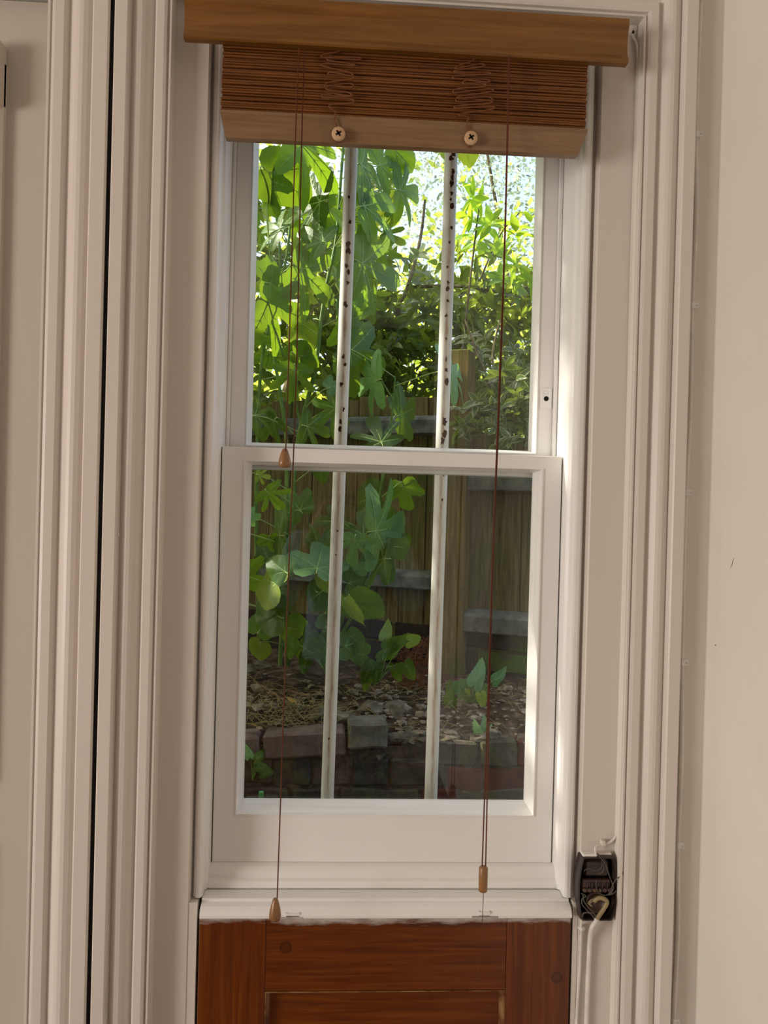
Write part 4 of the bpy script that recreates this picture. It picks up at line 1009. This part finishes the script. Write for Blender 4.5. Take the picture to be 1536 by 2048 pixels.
# ---- trees far behind
GAPS = [((.365, .10, 1.655), .075), ((.168, .24, 1.75), .085), ((.33, .09, 1.23), .035), ((.33, .09, 1.09), .035), ((-.3, 1.1, 2.2), .10), ((-.15, 1.15, 2.0), .06), ((.0, 1.2, 2.3), .10), ((.55, 1.4, 1.95), .12), ((.5, 1.75, 2.6), .22), ((-.28, 1.05, 2.38), .12), ((-.12, 1.02, 2.25), .08), ((.06, 1.05, 2.35), .08), ((-.2, 1.2, 1.98), .05), ((-.3, 1.0, 1.42), .05)]
def in_gap(p):
    # leaves left out of the added crown so sunbeams reach chosen spots
    for a_, r_ in GAPS:
        q_ = p-Vector(a_)
        if (q_-SUNDIR*q_.dot(SUNDIR)).length < r_+.05: return True
    return False
def scatter_leaves(name, label, seed, n, box, size, mat, group=None, trunk=None, clump=.25, ncl=60, gaps=False):
    r = random.Random(seed); x0, x1, y0, y1, z0, z1 = box; vs, fs = [], []
    cl = [Vector((r.uniform(x0, x1), r.uniform(y0, y1), r.uniform(z0, z1))) for _ in range(ncl)]
    for i in range(n):
        c = r.choice(cl)+Vector((r.gauss(0, clump), r.gauss(0, clump), r.gauss(0, clump*.8)))
        if c.y < .40 or (gaps and in_gap(c)): continue
        d = Vector((r.gauss(0, 1), r.gauss(0, 1), r.gauss(-.3, .7))).normalized(); e = d.orthogonal().normalized()
        e = (Matrix.Rotation(r.uniform(0, 6.28), 3, d) @ e); s = size*r.uniform(.6, 1.3)
        k = len(vs); vs += [tuple(c), tuple(c+d*s*.5+e*s*.24), tuple(c+d*s), tuple(c+d*s*.5-e*s*.24)]; fs.append((k, k+1, k+2, k+3))
    root = empty(name, ((x0+x1)/2, (y0+y1)/2, .86)); inv = Matrix.Translation(-root.location); tag(root, label, 'tree', group)
    me = bpy.data.meshes.new('crown'); me.from_pydata(vs, [], fs); me.materials.append(mat)
    o = bpy.data.objects.new('crown', me); link(o, root); o.matrix_parent_inverse = inv; tag(o, kind='stuff')
    if trunk:
        for pts, r0, r1 in trunk:
            q = spline(pts, 5); nn = len(q)
            t = MB().tube(q, [r0+(r1-r0)*i/(nn-1) for i in range(nn)], 7).build('trunk', M['bark'], root); t.matrix_parent_inverse = inv
    return root
M['far1'] = leafmat('far_leaf_green', lin(96, 130, 70, 1.2), lin(190, 215, 80, 1.3), .4, trans=.5)
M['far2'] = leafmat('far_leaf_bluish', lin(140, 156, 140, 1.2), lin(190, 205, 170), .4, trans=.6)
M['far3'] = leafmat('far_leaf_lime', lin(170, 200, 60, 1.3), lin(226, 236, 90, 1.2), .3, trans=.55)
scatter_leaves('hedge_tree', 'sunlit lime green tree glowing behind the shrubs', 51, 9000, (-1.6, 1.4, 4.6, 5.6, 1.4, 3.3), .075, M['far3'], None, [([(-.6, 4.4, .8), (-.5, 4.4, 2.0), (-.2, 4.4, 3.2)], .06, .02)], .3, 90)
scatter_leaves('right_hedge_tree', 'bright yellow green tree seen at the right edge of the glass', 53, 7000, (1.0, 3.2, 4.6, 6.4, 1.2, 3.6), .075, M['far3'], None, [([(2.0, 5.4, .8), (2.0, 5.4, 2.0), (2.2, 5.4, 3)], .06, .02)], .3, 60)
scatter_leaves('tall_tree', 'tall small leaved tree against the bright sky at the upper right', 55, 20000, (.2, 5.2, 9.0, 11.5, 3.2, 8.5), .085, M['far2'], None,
      [([(2.6, 10, .8), (2.5, 10, 3.5), (2.3, 10, 5.0), (1.8, 10, 7.5)], .06, .015), ([(2.5, 10, 4.0), (3.2, 10, 5.2), (4.0, 10, 6.5)], .04, .012)], .55, 120)
scatter_leaves('background_tree', 'green tree standing far behind the fig at the left', 57, 7000, (-6, .8, 7.5, 9.5, .8, 6.5), .15, M['far1'], None, [([(-2, 8.5, .8), (-2, 8.5, 3), (-1.8, 8.5, 6)], .12, .04)], .5, 120)
scatter_leaves('low_background_hedge', 'dense green hedge in the distance beyond the fence', 59, 7000, (-5, 6, 7.0, 8.2, .8, 2.7), .15, M['far1'], None, None, .4, 140)

scatter_leaves('added_shade_tree', 'tree crown added out of view at the left to shade the fig and bed', 61, 36000, (-5.2, -1.1, .45, 4.0, 2.1, 5.8), .12, M['far1'], None, [([(-2.8, 2.6, .8), (-2.8, 2.5, 2.4), (-2.6, 2.4, 5)], .12, .04), ([(-2.8, 2.5, 2.4), (-1.8, 2.6, 3.4), (-1.3, 2.6, 4.4)], .06, .02)], .35, 170, True)  # unseen tree, added so that its crown blocks the sun

# ---- climbing weeds on the bed
def weed(name, label, px, py, Y, leaves, mk='fig', group='weeds on the earth bed'):
    c = at(px, py, Y); root = empty(name, c); tag(root, label, 'weed', group); inv = Matrix.Translation(-c)
    r = random.Random(px)
    for (x, y, L, ang, pi_, k, mm) in leaves:
        P = at(x, y, Y+r.uniform(-.04, .04)); put_leaf(root, k, mm, P, 1.25*L*(Y+1.2)/FPX/max(.6, math.cos(math.radians(pi_))), ang, pi_, r.uniform(-25, 25), parent_inv=inv, stalk=False)
        def part(b, nm, mt): o = b.build(nm, mt, root); o.matrix_parent_inverse = inv; return o
        part(MB().tube(spline([c, c.lerp(P, .5)+Vector((0, 0, .02)), P], 4), .0016, 5), 'stem', M['stem'])
weed('bindweed', 'leafy weed sprawling behind the left bar on the bed', 655, 1350, 1.05,
     [(600, 1290, 42, 165, -20, 'h', 'fig'), (585, 1285, 40, 200, -25, 'h', 'fig'), (640, 1300, 44, -120, -30, 'h', 'fig'), (640, 1282, 52, 150, -25, 'h', 'fig'), (690, 1292, 50, 85, -50, 'h', 'fig'),
      (622, 1265, 42, -160, -25, 'h', 'fig'), (650, 1255, 50, 60, -40, 'h', 'fig'), (700, 1272, 46, 130, -40, 'h', 'fig'), (612, 1316, 38, 190, -20, 'h', 'fig'), (660, 1325, 40, 175, -20, 'h', 'fig')])
weed('bindweed', 'hanging pointed leaves of a weed between the two bars', 760, 1360, 1.05,
     [(742, 1330, 40, 205, -10, 'h', 'fig'), (752, 1328, 42, 172, -10, 'h', 'fig'), (770, 1300, 46, 110, -45, 'h', 'fig'), (785, 1290, 42, 75, -30, 'h', 'fig'), (728, 1310, 46, -95, -50, 'h', 'fig'), (735, 1345, 40, 180, -15, 'h', 'fig'),
      (790, 1335, 36, 165, -20, 'h', 'fig'), (812, 1330, 40, 150, -20, 'h', 'fig'), (770, 1275, 34, 20, -30, 'h', 'figy'), (820, 1282, 30, 90, -40, 'h', 'figy')])
weed('bindweed', 'pale green and yellow weed right of the right bar', 940, 1430, 1.05,
     [(905, 1370, 34, 190, -15, 'h', 'fig'), (918, 1368, 34, 165, -15, 'h', 'fig2'), (935, 1362, 36, 140, -20, 'h', 'fig2'), (950, 1365, 46, 30, -25, 'h', 'fig2'), (962, 1380, 46, 175, -15, 'h', 'fig2'), (930, 1385, 30, 180, -15, 'h', 'figy'),
      (962, 1390, 30, 165, -10, 'h', 'figy'), (900, 1400, 34, 160, -20, 'h', 'fig'), (945, 1400, 30, 185, -20, 'h', 'fig'), (990, 1360, 34, 60, -25, 'h', 'fig2'), (900, 1435, 30, 150, -20, 'h', 'fig'), (920, 1435, 28, 150, -20, 'h', 'fig'), (958, 1430, 30, 120, -25, 'h', 'fig2'), (1012, 1462, 26, 10, -20, 'h', 'fig'), (990, 1462, 24, -40, -30, 'h', 'fig')])
weed('bindweed', 'small blue green weed at the lower left corner of the glass', 505, 1560, .84,
     [(498, 1512, 24, -30, -20, 'h', 'fig2'), (512, 1518, 26, 60, -30, 'h', 'fig'), (520, 1535, 34, 130, -20, 'h', 'fig2'), (502, 1530, 28, 200, -20, 'h', 'fig'), (514, 1530, 26, 150, -20, 'h', 'fig2'), (525, 1548, 26, 90, -20, 'h', 'fig')])
weed('bindweed', 'tuft of thin green weed in front of the right cord', 965, 1490, .90,
     [(958, 1470, 26, -20, -20, 'h', 'fig2'), (968, 1466, 30, 10, -20, 'h', 'fig2'), (975, 1475, 24, 30, -20, 'h', 'fig2'), (950, 1480, 26, 190, -20, 'h', 'fig')])
for (px, py, Y, ang, lab) in ((586, 1402, .95, 40, 'curled yellow dead leaf lying in the dry grass'), (515, 1452, .87, 110, 'pale dead leaf at the left end of the low wall')):
    P = at(px, py, Y); o = bpy.data.objects.new('dead_leaf', LM['d', 'fig'][0].copy()); link(o); o.data.materials[0] = M['deadleaf']
    o.location = P; o.scale = (.028,)*3; o.rotation_euler = (.5, .3, math.radians(ang)); tag(o, lab, 'leaf', 'dead leaves on the bed')

# ================================================================== the photographer, mirrored faintly in the lower pane
def skin(name, pts, edges, mat, parent, root_i=0, inv=None):
    me = bpy.data.meshes.new(name); me.from_pydata([p[0] for p in pts], edges, []); me.materials.append(mat)
    o = bpy.data.objects.new(name, me); link(o, parent)
    if inv: o.matrix_parent_inverse = inv
    md = o.modifiers.new('skin', 'SKIN'); md.use_smooth_shade = True
    for i, p in enumerate(pts):
        r_ = p[1] if isinstance(p[1], tuple) else (p[1], p[1])
        me.skin_vertices[0].data[i].radius = r_; me.skin_vertices[0].data[i].use_root = (i == root_i)
    sb = o.modifiers.new('sub', 'SUBSURF'); sb.levels = 1; sb.render_levels = 1
    return o
PX, PY = .02, -1.52
M['skin'] = mottled('skin', lin(190, 140, 115), lin(205, 156, 130), 12, .5, .4, bs=.05)
M['denim'] = mottled('blue_denim', lin(150, 182, 225), lin(196, 218, 244), 60, .85, .2, (1, 1, .3), bs=.3)
M['trouser'] = mottled('dark_trousers', lin(38, 40, 46), lin(54, 56, 62), 60, .9, .2, bs=.2)
M['hair'] = mottled('dark_hair', lin(40, 28, 20), lin(66, 48, 34), 50, .6, .3, (6, 6, 1), bs=.4)
M['phone'] = plain('phone_case', lin(26, 26, 28), .35, .5)
pr = empty('person', (PX, PY, 0)); tag(pr, 'person in a blue denim shirt holding up a phone, faintly mirrored in the lower pane', 'person')
PV = Matrix.Translation((-PX, -PY, 0))
V = lambda x, y, z: (PX+x, PY+y, z)
P_ = [(V(0, 0, .92), .125), (V(0, 0, 1.05), .11), (V(0, 0, 1.22), .125), (V(0, 0, 1.34), .115), (V(0, .01, 1.42), .05), (V(0, .03, 1.48), .06), (V(0, .045, 1.55), (.078, .095)), (V(0, .035, 1.63), .082), (V(0, .03, 1.68), .05)]
E_ = [(i, i+1) for i in range(8)]
for s in (-1, 1):
    k = len(P_)
    P_ += [(V(.10*s, 0, .86), .085), (V(.11*s, .01, .48), .056), (V(.11*s, -.01, .10), .04), (V(.12*s, .13, .045), .034)]
    E_ += [(0, k), (k, k+1), (k+1, k+2), (k+2, k+3)]
    k = len(P_)
    P_ += [(V(.17*s, 0, 1.35), .058), (V(.25*s, .08, 1.13), .042), (V(.105*s-.02, .235, 1.40), .027), (V(.085*s-.02, .262, 1.445), (.020, .034)), (V(.072*s-.02, .285, 1.475), (.016, .030))]
    E_ += [(3, k), (k, k+1), (k+1, k+2), (k+2, k+3), (k+3, k+4)]
    for q in range(4):                                    # four fingers behind the phone, thumb in front of the case
        f = len(P_); dz = .030-.018*q; ln = (.030, .036, .034, .026)[q]
        P_ += [(V(.068*s-.02, .296, 1.485+dz), .0085), (V((.066-ln)*s-.02, .301, 1.490+dz), .0075), (V((.060-ln*1.5)*s-.02, .300, 1.492+dz), .0065)]
        E_ += [(k+4, f), (f, f+1), (f+1, f+2)]
    f = len(P_)
    P_ += [(V(.058*s-.02, .262, 1.470), .010), (V(.036*s-.02, .268, 1.495), .0085), (V(.022*s-.02, .270, 1.512), .007)]
    E_ += [(k+3, f), (f, f+1), (f+1, f+2)]
skin('body', P_, E_, M['skin'], pr, 0, PV)
S_ = [(V(0, 0, 1.05), (.165, .125)), (V(0, 0, .92), (.185, .14)), (V(0, 0, .78), (.205, .155)), (V(0, 0, 1.22), (.165, .13)), (V(0, 0, 1.355), (.14, .11)), (V(0, .005, 1.405), .07)]
SE_ = [(0, 1), (1, 2), (0, 3), (3, 4), (4, 5)]
for s in (-1, 1):
    k = len(S_); S_ += [(V(.18*s, 0, 1.345), .078), (V(.255*s, .08, 1.125), .060), (V(.130*s-.01, .205, 1.37), .042)]; SE_ += [(4, k), (k, k+1), (k+1, k+2)]
skin('denim_shirt', S_, SE_, M['denim'], pr, 0, PV)
T_ = [(V(0, 0, .93), .135)]; TE_ = []
for s in (-1, 1):
    k = len(T_); T_ += [(V(.10*s, 0, .84), .098), (V(.112*s, .01, .48), .072), (V(.112*s, -.005, .11), .062)]; TE_ += [(0, k), (k, k+1), (k+1, k+2)]
skin('trousers', T_, TE_, M['trouser'], pr, 0, PV)
hb = MB().blob(V(0, -.005, 1.62), .098, .105, .105, 3, .08, 3).blob(V(0, -.06, 1.52), .088, .05, .12, 4, .1, 3)
o = hb.build('hair', M['hair'], pr); o.matrix_parent_inverse = PV
for s in (-1, 1):
    o = MB().blob(V(.032*s, .128, 1.565), .011, .008, .008, 1, 0, 2).build('eye', M['phone'], pr); o.matrix_parent_inverse = PV
o = MB().blob(V(0, .142, 1.535), .012, .018, .022, 2, .05, 2).build('nose', M['skin'], pr); o.matrix_parent_inverse = PV
o = MB().cbox(-.042, .042, -1.2385, -1.2300, 1.415, 1.545, .003).build('smartphone', M['phone'])
tag(o, 'dark phone held up by the person mirrored in the glass', 'phone')
